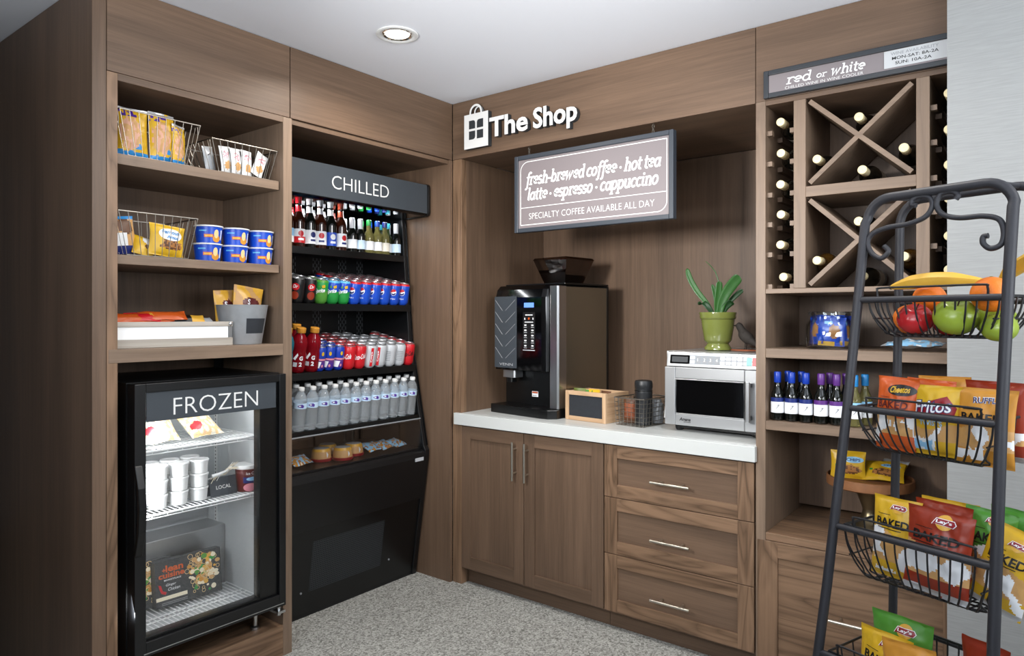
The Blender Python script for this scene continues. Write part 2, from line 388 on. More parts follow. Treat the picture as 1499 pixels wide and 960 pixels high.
# bold italic slab lettering drawn as strokes: x-height 1, pen lists of polylines
def _arc(cx, cy, rx, ry, a0, a1, n=9): return [(cx + rx * math.cos(R(a0 + (a1 - a0) * i / n)), cy + ry * math.sin(R(a0 + (a1 - a0) * i / n))) for i in range(n + 1)]
def _sf(x, y, w_=.34): return [(x - w_ / 2, y), (x + w_ / 2, y)]
_B = _arc(.36, .5, .30, .44, 0, 360, 16)
GL = {
 'f': (.50, [_arc(.44, 1.22, .18, .26, 40, 180) + [(.26, -.30)] + _arc(.12, -.30, .14, .16, 0, -120, 5), _sf(.28, .94, .5)]),
 'r': (.52, [[(.18, .94), (.18, .06)], _sf(.20, .06, .36), _sf(.12, .94, .2), _arc(.42, .62, .24, .32, 165, 55)]),
 'e': (.62, [[(.08, .50), (.56, .56)] + _arc(.34, .54, .26, .40, 5, 300, 12)]),
 's': (.54, [_arc(.28, .72, .20, .22, 35, 250, 8) + _arc(.26, .28, .22, .22, 80, -150, 9)]),
 'h': (.74, [[(.16, 1.48), (.16, .06)], _sf(.17, .06, .34), _sf(.10, 1.46, .2), _arc(.38, .62, .21, .32, 170, 0, 8) + [(.59, .06), (.70, .08)]]),
 '-': (.42, [[(.06, .50), (.36, .50)]]),
 'b': (.72, [[(.14, 1.48), (.14, .06)], _sf(.08, 1.46, .2), _arc(.36, .5, .24, .44, 180, -180, 14)]),
 'w': (.98, [[(.06, .94), (.14, .94), (.20, .06), (.48, .86), (.54, .06), (.84, .94)], _sf(.10, .94, .24)]),
 'd': (.72, [_arc(.34, .5, .24, .44, 0, 360, 14), [(.58, 1.48), (.58, .14), (.70, .06)], _sf(.50, 1.46, .2)]),
 'c': (.58, [_arc(.34, .5, .26, .44, 50, 310, 12)]),
 'o': (.68, [_arc(.34, .5, .26, .44, 0, 360, 16)]),
 't': (.46, [[(.20, 1.30), (.20, .26)] + _arc(.36, .26, .16, .20, 180, 300, 5), _sf(.24, .94, .46)]),
 'a': (.70, [_arc(.32, .48, .24, .42, 0, 360, 14), [(.57, .94), (.57, .16), (.68, .06)]]),
 'l': (.36, [[(.16, 1.48), (.16, .14), (.30, .06)], _sf(.10, 1.46, .2)]),
 'p': (.72, [[(.14, .94), (.14, -.46)], _sf(.14, -.44, .36), _sf(.08, .94, .2), _arc(.36, .5, .24, .44, 180, -180, 14)]),
 'u': (.74, [[(.14, .94), (.14, .34)] + _arc(.34, .34, .20, .28, 180, 350, 7), [(.56, .94), (.56, .16), (.68, .06)], _sf(.08, .94, .2), _sf(.50, .94, .2)]),
 'i': (.38, [[(.16, .94), (.16, .14), (.30, .06)], _sf(.10, .94, .2), [(.155, 1.30), (.165, 1.30)]]),
 'n': (.74, [[(.16, .94), (.16, .06)], _sf(.17, .06, .34), _sf(.10, .94, .2), _arc(.38, .62, .21, .32, 170, 0, 8) + [(.59, .06), (.70, .08)]]),
 '\u2022': (.40, [[(.19, .5), (.21, .5)]]), ' ': (.26, [])}
def slab_text(mb, s, x0, z0, w_, xh, fn, m='letter_white', pen=.205, slant=.20):
    tot = sum(GL[c][0] for c in s); sc = w_ / tot; x = 0.0; layer = 0
    for ch in s:
        adv, strokes = GL[ch]
        for st in strokes:
            pw = pen * (1.3 if ch == '\u2022' or (ch == 'i' and len(st) == 2 and st[0][1] > 1.2) else 1.0)
            if len(st) == 2 and st[0][1] == st[1][1] and st[0][1] not in (.5, 1.3): pw = pen * .72
            pts = []
            for a_, b_ in st: pts.append(Vector(((x + a_) * sc + b_ * slant * xh, b_ * xh)))
            hw = pw * xh / 2 * 1.1; layer = (layer + 1) % 9; c0 = .0002 + layer * .00012
            if len(pts) == 2 and (pts[0] - pts[1]).length < hw:      # a dot
                c_ = (pts[0] + pts[1]) / 2; mb.add([fn(x0 + c_.x + hw * math.cos(k * PI / 6), z0 + c_.y + hw * math.sin(k * PI / 6), c0) for k in range(12)], [tuple(range(12))], m); continue
            loop = (pts[0] - pts[-1]).length < 1e-4; n_ = len(pts); vs_ = []
            for k, p in enumerate(pts):
                a_ = pts[k - 1] if k > 0 else (pts[-2] if loop else pts[0]); b_ = pts[k + 1] if k < n_ - 1 else (pts[1] if loop else pts[-1])
                d1 = (p - a_).normalized() if (p - a_).length > 1e-7 else (b_ - p).normalized(); d2 = (b_ - p).normalized() if (b_ - p).length > 1e-7 else d1
                t_ = (d1 + d2).normalized() if (d1 + d2).length > .1 else d1
                n2 = Vector((-t_.y, t_.x)); mit = hw / max(.55, abs(n2.dot(Vector((-d1.y, d1.x))))); e_ = Vector((0, 0))
                if not loop and k == 0: e_ = -d2 * hw * .35
                if not loop and k == n_ - 1: e_ = d1 * hw * .35
                vs_ += [p + n2 * mit + e_, p - n2 * mit + e_]
            mb.add([fn(x0 + v.x, z0 + v.y, c0) for v in vs_], [(2 * k, 2 * k + 1, 2 * k + 3, 2 * k + 2) for k in range(n_ - 1)], m)
        x += adv
# ------------------------------------------------------------------ the setting
struct(MB().box(-3.2, -5.2, FZ - 0.1, 5.2, 1.2, FZ, 'carpet').build('floor'))
struct(MB().box(-3.2, -5.2, CZ, 5.2, 1.2, CZ + 0.1, 'ceiling_paint').build('ceiling'))
struct(MB().box(2.232, -0.06, FZ, 5.0, 0.02, CZ, 'wallpaper').build('wall_right'))
struct(MB().box(-3.2, 0.80, FZ, 5.2, 0.9, CZ, 'ceiling_paint').build('wall_back'))
struct(MB().box(-3.2, -5.2, FZ, -3.1, 0.8, CZ, 'ceiling_paint').build('wall_left'))
struct(MB().box(-3.1, -2.75, FZ, 0.45, -2.65, CZ, 'light_block_dark').build('light_block_wall'))  # added unseen wall that keeps light off the cabinet end panel
struct(MB().box(-3.2, -5.2, FZ, 5.2, -5.1, CZ, 'ceiling_paint').build('wall_front'))

def XB(x0, y0, z0, x1, y1, z1, m): return MB().box(x0, y0, z0, x1, y1, z1, m)

# --- tall shelf unit on the left (open shelves above the freezer bay)
u = thing('shelf_cabinet', 'tall dark wood cabinet with three open shelves above the freezer', 'cabinet', (0, 0, FZ))
G = -FZ
def part(mb, name, bevel=0.0012, label=None, parent=None): 
    return mb.build(name, parent if parent else u, bevel, label, loc=(0, 0, G))
part(XB(-2.2, -1.746, FZ, 0.0, -1.702, CZ - 0.002, 'veneer_z'), 'end_panel')
mb = XB(-0.46, -1.7005, FZ, 0.0, -1.666, 2.236, 'oak_z'); part(mb, 'side_panel')
part(XB(-0.46, -1.024, FZ, 0.0, -0.982, 2.236, 'ash_z'), 'side_panel')
part(XB(-0.48, -1.666, 1.25, -0.46, -1.024, 2.236, 'veneer_z'), 'back_panel')
part(XB(-0.62, -1.7, 0.14, -0.60, -0.99, 1.25, 'veneer_z'), 'back_panel')
part(XB(-0.44, -1.70, 2.238, 0.0, -0.993, CZ - 0.002, 'veneer_y'), 'fascia_panel')
part(XB(-0.46, -1.666, 2.212, -0.001, -1.024, 2.237, 'veneer_y'), 'top_rail')
for z0, z1, x in ((1.934, 1.97, -0.02), (1.592, 1.624, -0.02)):
    part(XB(-0.459, -1.665, z0, x, -1.03, z1, 'ash_y'), 'shelf')
part(XB(-0.459, -1.695, 1.254, 0.001, -1.0245, 1.30, 'ash_y'), 'shelf')
part(XB(-0.60, -1.666, FZ, 0.0, -1.024, 0.142, 'oak_y'), 'plinth')

# --- alcove for the chilled merchandiser
u = thing('cooler_alcove', 'dark wood alcove surround framing the chilled drinks cabinet', 'cabinet surround', (0, 0, FZ))
part(XB(-0.44, -0.989, 2.238, 0.0, -0.002, CZ - 0.002, 'veneer_y'), 'fascia_panel')
part(XB(-0.80, -0.02, FZ, 0.0, 0.0, 2.236, 'veneer_z'), 'side_panel')
part(XB(-0.82, -0.98, FZ, -0.80, 0.0, 2.236, 'veneer_z'), 'back_panel')
part(XB(-0.80, -0.98, 2.215, -0.01, -0.022, 2.236, 'veneer_y'), 'top_panel')

# --- coffee alcove above the counter
u = thing('coffee_alcove', 'wood panelled alcove over the white coffee counter', 'cabinet surround', (0, 0, FZ))
part(XB(0.002, 0.0, 2.238, 1.592, 0.30, CZ - 0.002, 'veneer_x'), 'fascia_panel')
part(XB(0.002, 0.001, FZ, 0.0635, 0.04, 2.237, 'oak_z'), 'corner_stile')
part(XB(0.04, 0.04, FZ, 0.0635, 0.742, 2.237, 'veneer_z'), 'side_panel')
part(XB(0.0635, 0.742, 0.911, 1.592, 0.765, 2.237, 'veneer_z'), 'back_panel')
part(XB(0.0635, 0.30, 2.2385, 1.592, 0.742, 2.26, 'veneer_x'), 'top_panel')

# --- base cabinets
def shaker(mb_y, x0, z0, x1, z1, fr, frame_mat_v, frame_mat_h, panel_mat, parent, name, frz=None):
    """a framed front: two stiles, two rails and a recessed panel in one mesh, facing -y"""
    frz = frz or fr
    mb = MB(); y0, y1 = -0.001, 0.020
    mb.box(x0, y0, z0, x0 + fr, y1, z1, frame_mat_v); mb.box(x1 - fr, y0, z0, x1, y1, z1, frame_mat_v)
    mb.box(x0 + fr, y0, z1 - frz, x1 - fr, y1, z1, frame_mat_h); mb.box(x0 + fr, y0, z0, x1 - fr, y1, z0 + frz, frame_mat_h)
    mb.box(x0 + fr - .002, 0.009, z0 + frz - .002, x1 - fr + .002, 0.018, z1 - frz + .002, panel_mat)
    return mb.build(name, parent, 0.0012, loc=(0, 0, G))
def bar_handle(parent, p0, p1, posts):
    mb = MB(); mb.tube([p0, p1], 0.006, 'nickel', 12)
    for q in posts: mb.tube([q, (q[0], 0.004, q[2])], 0.005, 'nickel', 10)
    return mb.build('handle', parent, label='brushed nickel bar handle')
u = thing('base_cabinet', 'two door wood base cabinet under the coffee machine', 'cabinet', (0, 0, FZ))
mb = XB(0.0645, 0.021, 0.09, 0.918, 0.72, 0.845, 'veneer_z'); mb.box(0.0645, 0.055, FZ, 0.918, 0.70, 0.09, 'veneer_x'); part(mb, 'carcass')
d1 = shaker(0, 0.066, 0.105, 0.469, 0.842, 0.058, 'veneer_z', 'veneer_x', 'veneer_z', u, 'door', 0.062)
d2 = shaker(0, 0.473, 0.105, 0.916, 0.842, 0.062, 'veneer_z', 'veneer_x', 'veneer_z', u, 'door', 0.062)
for d, x in ((d1, 0.424), (d2, 0.497)):
    h = bar_handle(d, (x, -0.034, 0.80), (x, -0.034, 0.612), [(x, -0.034, 0.765), (x, -0.034, 0.648)])
u = thing('drawer_cabinet', 'three drawer oak base cabinet below the microwave', 'cabinet', (0, 0, FZ))
mb = XB(0.9195, 0.021, 0.09, 1.592, 0.72, 0.845, 'veneer_z'); mb.box(0.9195, 0.055, FZ, 1.592, 0.70, 0.09, 'veneer_x'); part(mb, 'carcass')
for z0, z1, hz in ((0.613, 0.842, 0.712), (0.362, 0.610, 0.466), (0.105, 0.359, 0.215)):
    d = shaker(0, 0.921, z0, 1.587, z1, 0.064, 'oak_z', 'oak_x', 'veneer_x', u, 'drawer', 0.056)
    bar_handle(d, (1.160, -0.034, hz), (1.335, -0.034, hz), [(1.20, -0.034, hz), (1.295, -0.034, hz)])
ct = XB(0.0645, 0.002, 0.850, 1.592, 0.741, 0.91, 'counter_white'); ct.box(0.030, -0.024, 0.850, 1.599, -0.0005, 0.91, 'counter_white')
tag(ct.build('countertop', None, 0.002), 'white counter slab carrying the coffee machine and microwave', 'countertop')

# --- wine and snack cabinet
u = thing('wine_cabinet', 'wood cabinet with wine bottle rack above open snack shelves', 'cabinet', (0, 0, FZ))
part(XB(1.5945, 0.0, 2.241, 2.30, 0.30, CZ - 0.002, 'veneer_x'), 'fascia_panel')
part(XB(1.594, 0.0005, FZ, 1.631, 0.75, 2.2405, 'ash_z'), 'side_panel')
part(XB(2.30, 0.03, FZ, 2.34, 0.75, 2.2405, 'ash_z'), 'side_panel')
part(XB(1.631, 0.002, 2.222, 2.30, 0.45, 2.2405, 'veneer_x'), 'top_rail')
part(XB(1.631, 0.452, 0.6, 2.30, 0.47, 2.24, 'veneer_z'), 'back_panel')
part(XB(1.631, 0.73, FZ, 2.30, 0.75, 1.0, 'veneer_z'), 'back_panel')
part(XB(1.735, 0.0008, 1.5185, 1.778, 0.36, 2.2215, 'ash_z'), 'rack_post')
part(XB(2.136, 0.0008, 1.5185, 2.176, 0.36, 2.2215, 'ash_z'), 'rack_post')
part(XB(1.778, 0.001, 1.856, 2.136, 0.36, 1.895, 'ash_x'), 'rack_rail')
part(XB(1.778, 0.362, 1.519, 2.136, 0.372, 2.22, 'veneer_z'), 'rack_back')
part(XB(1.6315, 0.001, 1.500, 2.30, 0.45, 1.518, 'ash_x'), 'shelf')
part(XB(1.6315, 0.001, 1.254, 2.30, 0.45, 1.290, 'ash_x'), 'shelf')
part(XB(1.6315, 0.001, 0.978, 2.30, 0.73, 1.012, 'ash_x'), 'shelf')
part(XB(1.6315, 0.001, 0.555, 2.30, 0.73, 0.583, 'oak_x'), 'shelf')
for zb, zt in ((1.896, 2.221), (1.519, 1.855)):
    x0, x1 = 1.779, 2.135; cx, cz = (x0 + x1) / 2, (zb + zt) / 2
    for k in (1, -1):
        dx, dz = (x1 - x0), (zt - zb) * k; l = math.hypot(dx, dz); nx, nz_ = -dz / l * .0085, dx / l * .0085
        a = (x0 + .012, cz - dz / 2 * (1 - .024 / dx)); b = (x1 - .012, cz + dz / 2 * (1 - .024 / dx))
        ys = (0.004, 0.34) if k == 1 else (0.0035, 0.3395)
        mb = MB().prism([(a[0] + nx, a[1] + nz_), (b[0] + nx, b[1] + nz_), (b[0] - nx, b[1] - nz_), (a[0] - nx, a[1] - nz_)], ys[0], ys[1], 'ash_x', 'y')
        part(mb, 'diagonal_divider', 0.0008)
for z in (2.118, 2.0, 1.88, 1.766, 1.65, 1.527):
    for xa, xb in ((1.631, 1.650), (1.716, 1.735), (2.176, 2.195)):
        part(XB(xa, 0.020, z - .009, xb, 0.045, z + .009, 'ash_y'), 'peg', 0)
        part(XB(xa, 0.150, z - .009, xb, 0.300, z + .009, 'veneer_y'), 'peg', 0)  # rear lengths in darker wood, imitating the pegs' unlit sides
dr = shaker(0, 1.600, 0.035, 2.29, 0.553, 0.076, 'oak_z', 'oak_x', 'oak_x', u, 'drawer', 0.06)
bar_handle(dr, (1.865, -0.034, 0.318), (2.060, -0.034, 0.318), [(1.90, -0.034, 0.318), (2.02, -0.034, 0.318)])

# --- ceiling downlight
t = thing('ceiling_downlight', 'round recessed lamp with white trim in the ceiling', 'ceiling light', (0.444, -0.804, CZ))
mb = MB(); mb.lathe([(0.083, -0.001), (0.083, -0.005), (0.076, -0.008), (0.062, -0.004), (0.060, -0.001)], 'white', 40, cap=False); mb.build('trim_ring', t)
mb = MB(); mb.lathe([(0.061, -0.0015), (0.056, -0.006), (0.05, -0.0015)], 'reflector', 36, cap=False); mb.build('reflector', t)
mb = MB(); mb.lathe([(0.0005, -0.0035), (0.030, -0.0035), (0.046, -0.002)], 'lamp_glow', 32, cap=False); mb.build('lamp', t)
# ------------------------------------------------------------------ flexible packs
def pack_fn(w_, h_, t_, seed=0, crinkle=0.004, pinch=0.06, bend=0.0, seal=0.07):
    """front surface of a filled pillow pack standing on its lower seal, facing -y: fn(a,b,c), a in -w/2..w/2, b in 0..h"""
    sd = Vector((seed * 3.7, seed * 1.3, seed * 2.1))
    def prof(u, v):
        e = min(1, max(0, (v - seal * .5) / (1 - seal)))
        pv = max(0.0, math.sin(PI * e)) ** 0.55
        pu = max(0.0, math.sin(PI * min(1, max(0, u)))) ** 0.6
        return pu * pv
    def fn(a, b, c=0.0, side=1):
        u = a / w_ + .5; v = b / h_
        k = prof(u, v)
        nz = noise.noise(Vector((a * 28, b * 22, side * 3)) + sd) * crinkle + noise.noise(Vector((a * 75, b * 60, side * 5)) + sd) * crinkle * .45
        x = a * (1 - pinch * math.sin(PI * min(1, max(0, v)))) 
        edge = abs(v - .5) * 2
        y = -side * (k * t_ / 2 + .0006) - side * nz * (0.35 + .65 * k) + noise.noise(Vector((a * 16, v * 3, 9)) + sd) * .010 * edge ** 4 + bend * ((v - .5) ** 2) * h_
        return (x, y - side * c, b)
    return fn
def pack(w_, h_, t_, colour, seed=0, nx=22, ny=28, back=None, **kw):
    fn = pack_fn(w_, h_, t_, seed, **kw); mb = MB()
    for side in (1, -1):
        vs_ = [fn((i / nx - .5) * w_, j / ny * h_, 0, side) for j in range(ny + 1) for i in range(nx + 1)]
        fs = []; ms = []
        for j in range(ny):
            for i in range(nx):
                q = (j * (nx + 1) + i, j * (nx + 1) + i + 1, (j + 1) * (nx + 1) + i + 1, (j + 1) * (nx + 1) + i)
                fs.append(q if side == 1 else q[::-1])
                ms.append(colour((i + .5) / nx, (j + .5) / ny) if side == 1 or back is None else back)
        mb.add(vs_, fs, ms, True)
    return mb, fn
def off(fn, c=0.0012, dx=0, dz=0, rot=0.0, sk=0.0):
    ca, sa = math.cos(rot), math.sin(rot)
    return lambda a, b, cc: fn(a * ca - b * sa + dx, a * sa + b * ca + dz, c + cc)
def blob(u, v, cu, cv, ru, rv, seed=0):
    r = ((u - cu) / ru) ** 2 + ((v - cv) / rv) ** 2
    return r < 1 + .5 * noise.noise(Vector((u * 9 + seed, v * 9, seed)))
def finish_pack(mb, name, parent_thing=None):
    return mb.build(name)

# ------------------------------------------------------------------ wire baskets on the open shelves
def shelf_basket(name, label, y0, y1, z, h, x0=-0.028, d=0.25, inset=0.032):
    t = thing(name, label, 'wire basket', (x0, (y0 + y1) / 2, z), PI / 2, 'wire baskets on the open shelves')
    wd = (y1 - y0) / 2; r = 0.0016
    # local frame: faces -y (turned to +x), x along the shelf
    def rim(z_, k): return [(-wd + k, k * .3, z_), (wd - k, k * .3, z_), (wd - k, d - k, z_), (-wd + k, d - k, z_)]
    mb = MB(); mb.tube(rim(h, 0), 0.0026, 'chrome_wire', 8, True); mb.build('rim', t)
    mb = MB(); n = 9
    for i in range(n + 1):
        f = i / n; xt = -wd + 2 * wd * f; xb = (-wd + inset) + (2 * wd - 2 * inset) * f
        mb.tube([(xt, 0, h), (xb, inset * .3, .002), (xb, d - inset, .002), (xt, d, h)], r * .85, 'chrome_wire', 6)
    for j in range(1, 7):
        f = j / 7; yt = d * f; yb = inset * .3 + (d - inset * 1.3) * f
        mb.tube([(-wd, yt, h), (-wd + inset, yb, .0035), (wd - inset, yb, .0035), (wd, yt, h)], r * .85, 'chrome_wire', 6)
    mb.tube(rim(.0025, inset), r, 'chrome_wire', 6, True)
    mb.build('wire_mesh', t)
    for sx in (-1, 1):
        mb = MB(); mb.tube([(sx * wd, .02, h), (sx * (wd - .002), .015, h - .03), (sx * (wd - .004), .02, h - .055), (sx * (wd - .002), .035, h - .06)], 0.0018, 'chrome_wire', 6)
        mb.build('stacking_hook', t)
    return t
shelf_basket('wire_basket', 'chrome wire basket full of yellow cookie bags on the top shelf', -1.648, -1.362, 1.971, 0.157)
shelf_basket('wire_basket', 'chrome wire basket holding white wrapped snacks on the top shelf', -1.315, -1.034, 1.971, 0.122)
shelf_basket('wire_basket', 'chrome wire basket beside the stacked blue cups on the middle shelf', -1.652, -1.372, 1.625, 0.152)

def onA(o, y, z, x=-0.07, yaw=0.0, tilt=0.0, roll=0.0):
    """stand a pack built facing -y so that it faces +x on the left wall"""
    o.matrix_world = Matrix.Translation((x, y, z)) @ Matrix.Rotation(PI / 2 + yaw, 4, 'Z') @ Matrix.Rotation(tilt, 4, 'X') @ Matrix.Rotation(roll, 4, 'Y')
    o.location, o.rotation_euler = o.matrix_world.to_translation(), o.matrix_world.to_euler()
    return o
# cookie bags: yellow with a clear front and a blue foot
def cookie_col(sd):
    def c(u, v):
        if v < .12 + .03 * noise.noise(Vector((u * 6, sd, 0))): return 'snack_cyan'
        if v > .94: return 'bag_foil'
        if v > .80 and u < .62 and noise.noise(Vector((u * 12, v * 14, sd))) > .05: return 'purple'
        if blob(u, v, .40, .47, .34, .33, sd): return 'meat' if noise.noise(Vector((u * 10, v * 8, sd + 3))) > .05 else 'tan'
        if blob(u, v, .62, .22, .14, .06, sd): return 'snack_cyan'
        return 'yellow'
    return c
for i, (y, wd, lab, tx, tl, yw, h) in enumerate([(-1.580, .105, 'leftmost yellow cookie bag standing in the top shelf basket', -0.085, -.06, -.05, .178),
                                              (-1.476, .098, 'middle yellow cookie bag standing in the top shelf basket', -0.085, -.05, .1, .182),
                                              (-1.414, .072, 'rightmost narrow yellow cookie bag standing in the top shelf basket', -0.085, -.04, .45, .152)]):
    mb, fn = pack(wd, h, .05 if i < 2 else .03, cookie_col(i + 1), i + 1, 20, 36, 'yellow', crinkle=.006)
    o = tag(mb.build('cookie_bag'), lab, 'snack bag', 'yellow cookie bags in the top shelf basket')
    onA(o, y, 1.976, tx, yw, tl)
# white wrapped snacks, one slumped to the right
def wrap_col(sd):
    def c(u, v):
        if blob(u, v, .5, .28, .3, .16, sd): return 'tan'
        if blob(u, v, .45, .68, .3, .16, sd) and noise.noise(Vector((u * 14, v * 12, sd))) > 0: return 'pink'
        return 'white_gloss'
    return c
for i, (y, x, lab, yw, tl, rl, m) in enumerate([(-1.262, -.13, 'grey backed snack packet at the left end of its wire basket', .3, -.1, -.15, 1),
                                             (-1.226, -.075, 'first upright white wrapped snack behind the basket wires', .25, -.06, -.12, 0),
                                             (-1.186, -.072, 'second upright white wrapped snack behind the basket wires', .25, -.06, -.06, 0),
                                             (-1.146, -.070, 'third upright white wrapped snack leaning on the slumped one', .25, -.05, .02, 0),
                                             (-1.107, -.068, 'white wrapped snack slumped to the right in its basket', .15, -.05, .42, 0)]):
    mb, fn = pack(.056, .104, .024, (lambda u, v: 'silver') if m else wrap_col(i + 2), 10 + i, 12, 20, 'white_gloss', crinkle=.003)
    o = tag(mb.build('wrapped_snack'), lab, 'snack packet', 'white wrapped snacks in the top shelf basket')
    onA(o, y, 1.978 + abs(rl) * .02, x, yw, tl, rl)
# middle shelf basket: pretzel bag, slumped cookie bag and the cookie bag with the oval name
def pretzel_col(u, v):
    if v < .22: return 'navy'
    if v < .55 and u < .6: return 'label_white'
    if v > .93: return 'snack_cyan'
    if blob(u, v, .6, .72, .3, .22, 4): return 'brown'
    return 'tan'
mb, fn = pack(.10, .135, .035, pretzel_col, 21, 18, 24, 'navy')
onA(tag(mb.build('pretzel_bag'), 'blue and clear pretzel bag leaning at the left of the middle shelf', 'snack bag'), -1.600, 1.634, -.10, .1, -.12, -.12)
mb, fn = pack(.075, .075, .03, lambda u, v: 'label_white' if blob(u, v, .65, .75, .3, .2, 2) else ('brown' if blob(u, v, .7, .45, .2, .1, 5) else 'yellow'), 22, 16, 18, 'yellow')
onA(tag(mb.build('cookie_bag'), 'small slumped yellow cookie bag between the pretzels and the upright bag', 'snack bag'), -1.548, 1.632, -.085, 0, -.3, .25)
def amos_col(u, v):
    if blob(u, v, .60, .36, .36, .15, 6): return 'cookie' if noise.noise(Vector((u * 14, v * 14, 2))) > -.1 else 'brown'
    return 'yellow'
mb, fn = pack(.132, .118, .040, amos_col, 23, 24, 28, 'yellow')
mb.patch(circ(.006, .080, .046, .023, 28), 'label_white', off(fn, .0012), .012)
mb.text('Famous', 'snack_cyan', off(fn, .0022, -.028, .082), w=.068, h=.015, bold=.02, shear=.2, maxlen=.01)
mb.text('Amos', 'snack_cyan', off(fn, .0022, -.012, .064), w=.048, h=.013, bold=.02, shear=.2, maxlen=.01)
onA(tag(mb.build('cookie_bag'), 'upright yellow cookie bag with white oval name in the middle basket', 'snack bag'), -1.470, 1.632, -.070, .05, -.10, .10)

# six stacked noodle cups
def noodle_cup():
    mb = MB(); r0, r1, h = .044, .051, .068
    mb.lathe([(r0 - .004, 0), (r0, .002), (r1, h - .004)], 'royal', 32)
    def cy(a, b, c): 
        r = r0 + (r1 - r0) * b / h + .0007 + c; q = a / .05
        return (r * math.sin(q), -r * math.cos(q), b)
    mb.patch([(-.03, .022), (.006, .022), (.006, .034), (-.03, .034)], 'orange', cy, .01)
    mb.patch([(-.027, .0245), (.002, .0245), (.002, .0315), (-.027, .0315)], 'gold', lambda a, b, c: cy(a, b, c + .0004), .01)
    mb.patch(circ(.020, .018, .017, .014, 16), 'amber', cy, .008)
    mb.patch(circ(.018, .036, .010, .017, 16), 'noodle', lambda a, b, c: cy(a, b, c + .0003), .008)
    mb.patch([(.040, .014), (.047, .014), (.047, .052), (.040, .052)], 'label_white', cy, .01)
    mb.patch([(-.05, .045), (-.02, .045), (-.02, .05), (-.05, .05)], 'sky', cy, .01)
    o = mb.build('noodle_cup')
    lid = MB().lathe([(r1 + .0015, h - .005), (r1 + .003, h - .003), (r1 + .003, h), (r1, h + .001), (.001, h + .0005)], 'white_gloss', 32, cap=False).build('foil_lid', o)
    tab = MB().prism([(.046, .018), (.060, .026), (.063, .020), (.050, .008)], h - .006, h - .003, 'gold').build('pull_tab', lid)
    return tag(o, 'x', 'noodle cup', 'blue noodle cups on the middle shelf')
nc = noodle_cup(); first = True
for r_, rn in ((0, 'bottom'), (1, 'top')):
    for c_, cn in ((0, 'left'), (1, 'middle'), (2, 'right')):
        o = nc if first else copy_tree(nc); first = False
        place(o, (-.085 - .004 * r_, -1.302 + .112 * c_ + (.006 if r_ else 0), 1.6245 + r_ * .0695), PI / 2 - .25 + .06 * c_, f'blue noodle cup in the {rn} row of the stack, {cn} one')

# crate tray of chocolate bars
t = thing('crate_tray', 'low whitewashed timber tray with chocolate bars on the lower shelf', 'tray', (-0.2, -1.44, 1.3005))
def P(mb, name, bevel=.0008, label=None): return mb.build(name, t, bevel, label)
mb = MB(); mb.box(.12, -.222, 0, .15, .222, .030, 'grey_timber_y'); mb.box(-.15, -.222, 0, -.12, .222, .030, 'grey_timber_y')
mb.box(-.12, -.222, 0, .12, -.2, .03, 'grey_timber_x'); mb.box(-.12, .2, 0, .12, .222, .03, 'grey_timber_x'); mb.box(-.12, -.2, .002, .12, .2, .010, 'grey_timber_y'); P(mb, 'base')
mb = MB(); mb.box(.136, -.212, .030, .146, .205, .074, 'tile_white'); mb.box(-.146, -.212, .03, -.136, .205, .074, 'tile_white')
mb.box(-.136, -.212, .03, .136, -.204, .074, 'tile_white'); mb.box(-.136, .197, .03, .136, .205, .074, 'tile_white'); P(mb, 'side_panel', label='bright white side panel')
mb = MB(); mb.box(.130, -.222, .074, .150, .222, .092, 'grey_timber_y'); mb.box(-.15, -.222, .074, -.13, .222, .092, 'grey_timber_y')
mb.box(-.13, -.222, .074, .13, -.204, .092, 'grey_timber_x'); mb.box(-.13, .204, .074, .13, .222, .092, 'grey_timber_x'); P(mb, 'rim')
mb = MB(); mb.box(.14, .206, .030, .148, .220, .074, 'steel'); mb.ball((.15, .212, .083), .006, .008, .008, 'steel', 12, 8); P(mb, 'corner_bracket', 0)
bars = [(-1.628, 'brick', 'brown', 'brown and red chocolate bar at the left end of the tray'), (-1.590, 'orange', 'brown', 'orange chocolate bar next to the brown one in the tray'),
        (-1.548, 'orange', 'orange', 'short orange chocolate bar in the middle of the tray'), (-1.500, 'red', 'orange', 'red chocolate bar in the middle of the tray'),
        (-1.452, 'orange', 'orange', 'tall orange chocolate bar rightmost of the orange ones'), (-1.382, 'black', 'gold', 'black and gold chocolate bar in the tray'), (-1.330, 'charcoal', 'silver', 'dark wrapped chocolate bar at the right of the tray')]
for i, (y, c1, c2, lab) in enumerate(bars):
    mb, fn = pack(.17, .046, .022, (lambda a, b: (lambda u, v: a if u < .72 else b))(c1, c2), 30 + i, 20, 10, c1, crinkle=.002, pinch=0)
    if i == 4: mb.text('R', 'gold', off(fn, .001, -.05, .015), h=.016, bold=.02, maxlen=.01)
    o = tag(mb.build('chocolate_bar'), lab, 'chocolate bar', 'chocolate bars in the crate tray')
    hh = [.024, .026, .022, .03, .034, .018, .016][i]
    onA(o, y, 1.392 + hh - .028, -.115, .15 - .05 * i % .3, -.9 + .1 * (i % 3))
    MBs = None
# the bars lie on cardboard packing inside the tray
tag(MB().box(-.325, -1.640, 1.3110, -.075, -1.2445, 1.378, 'brown').build('cardboard_insert'), 'brown cardboard insert lifting the bars inside the tray', 'insert')

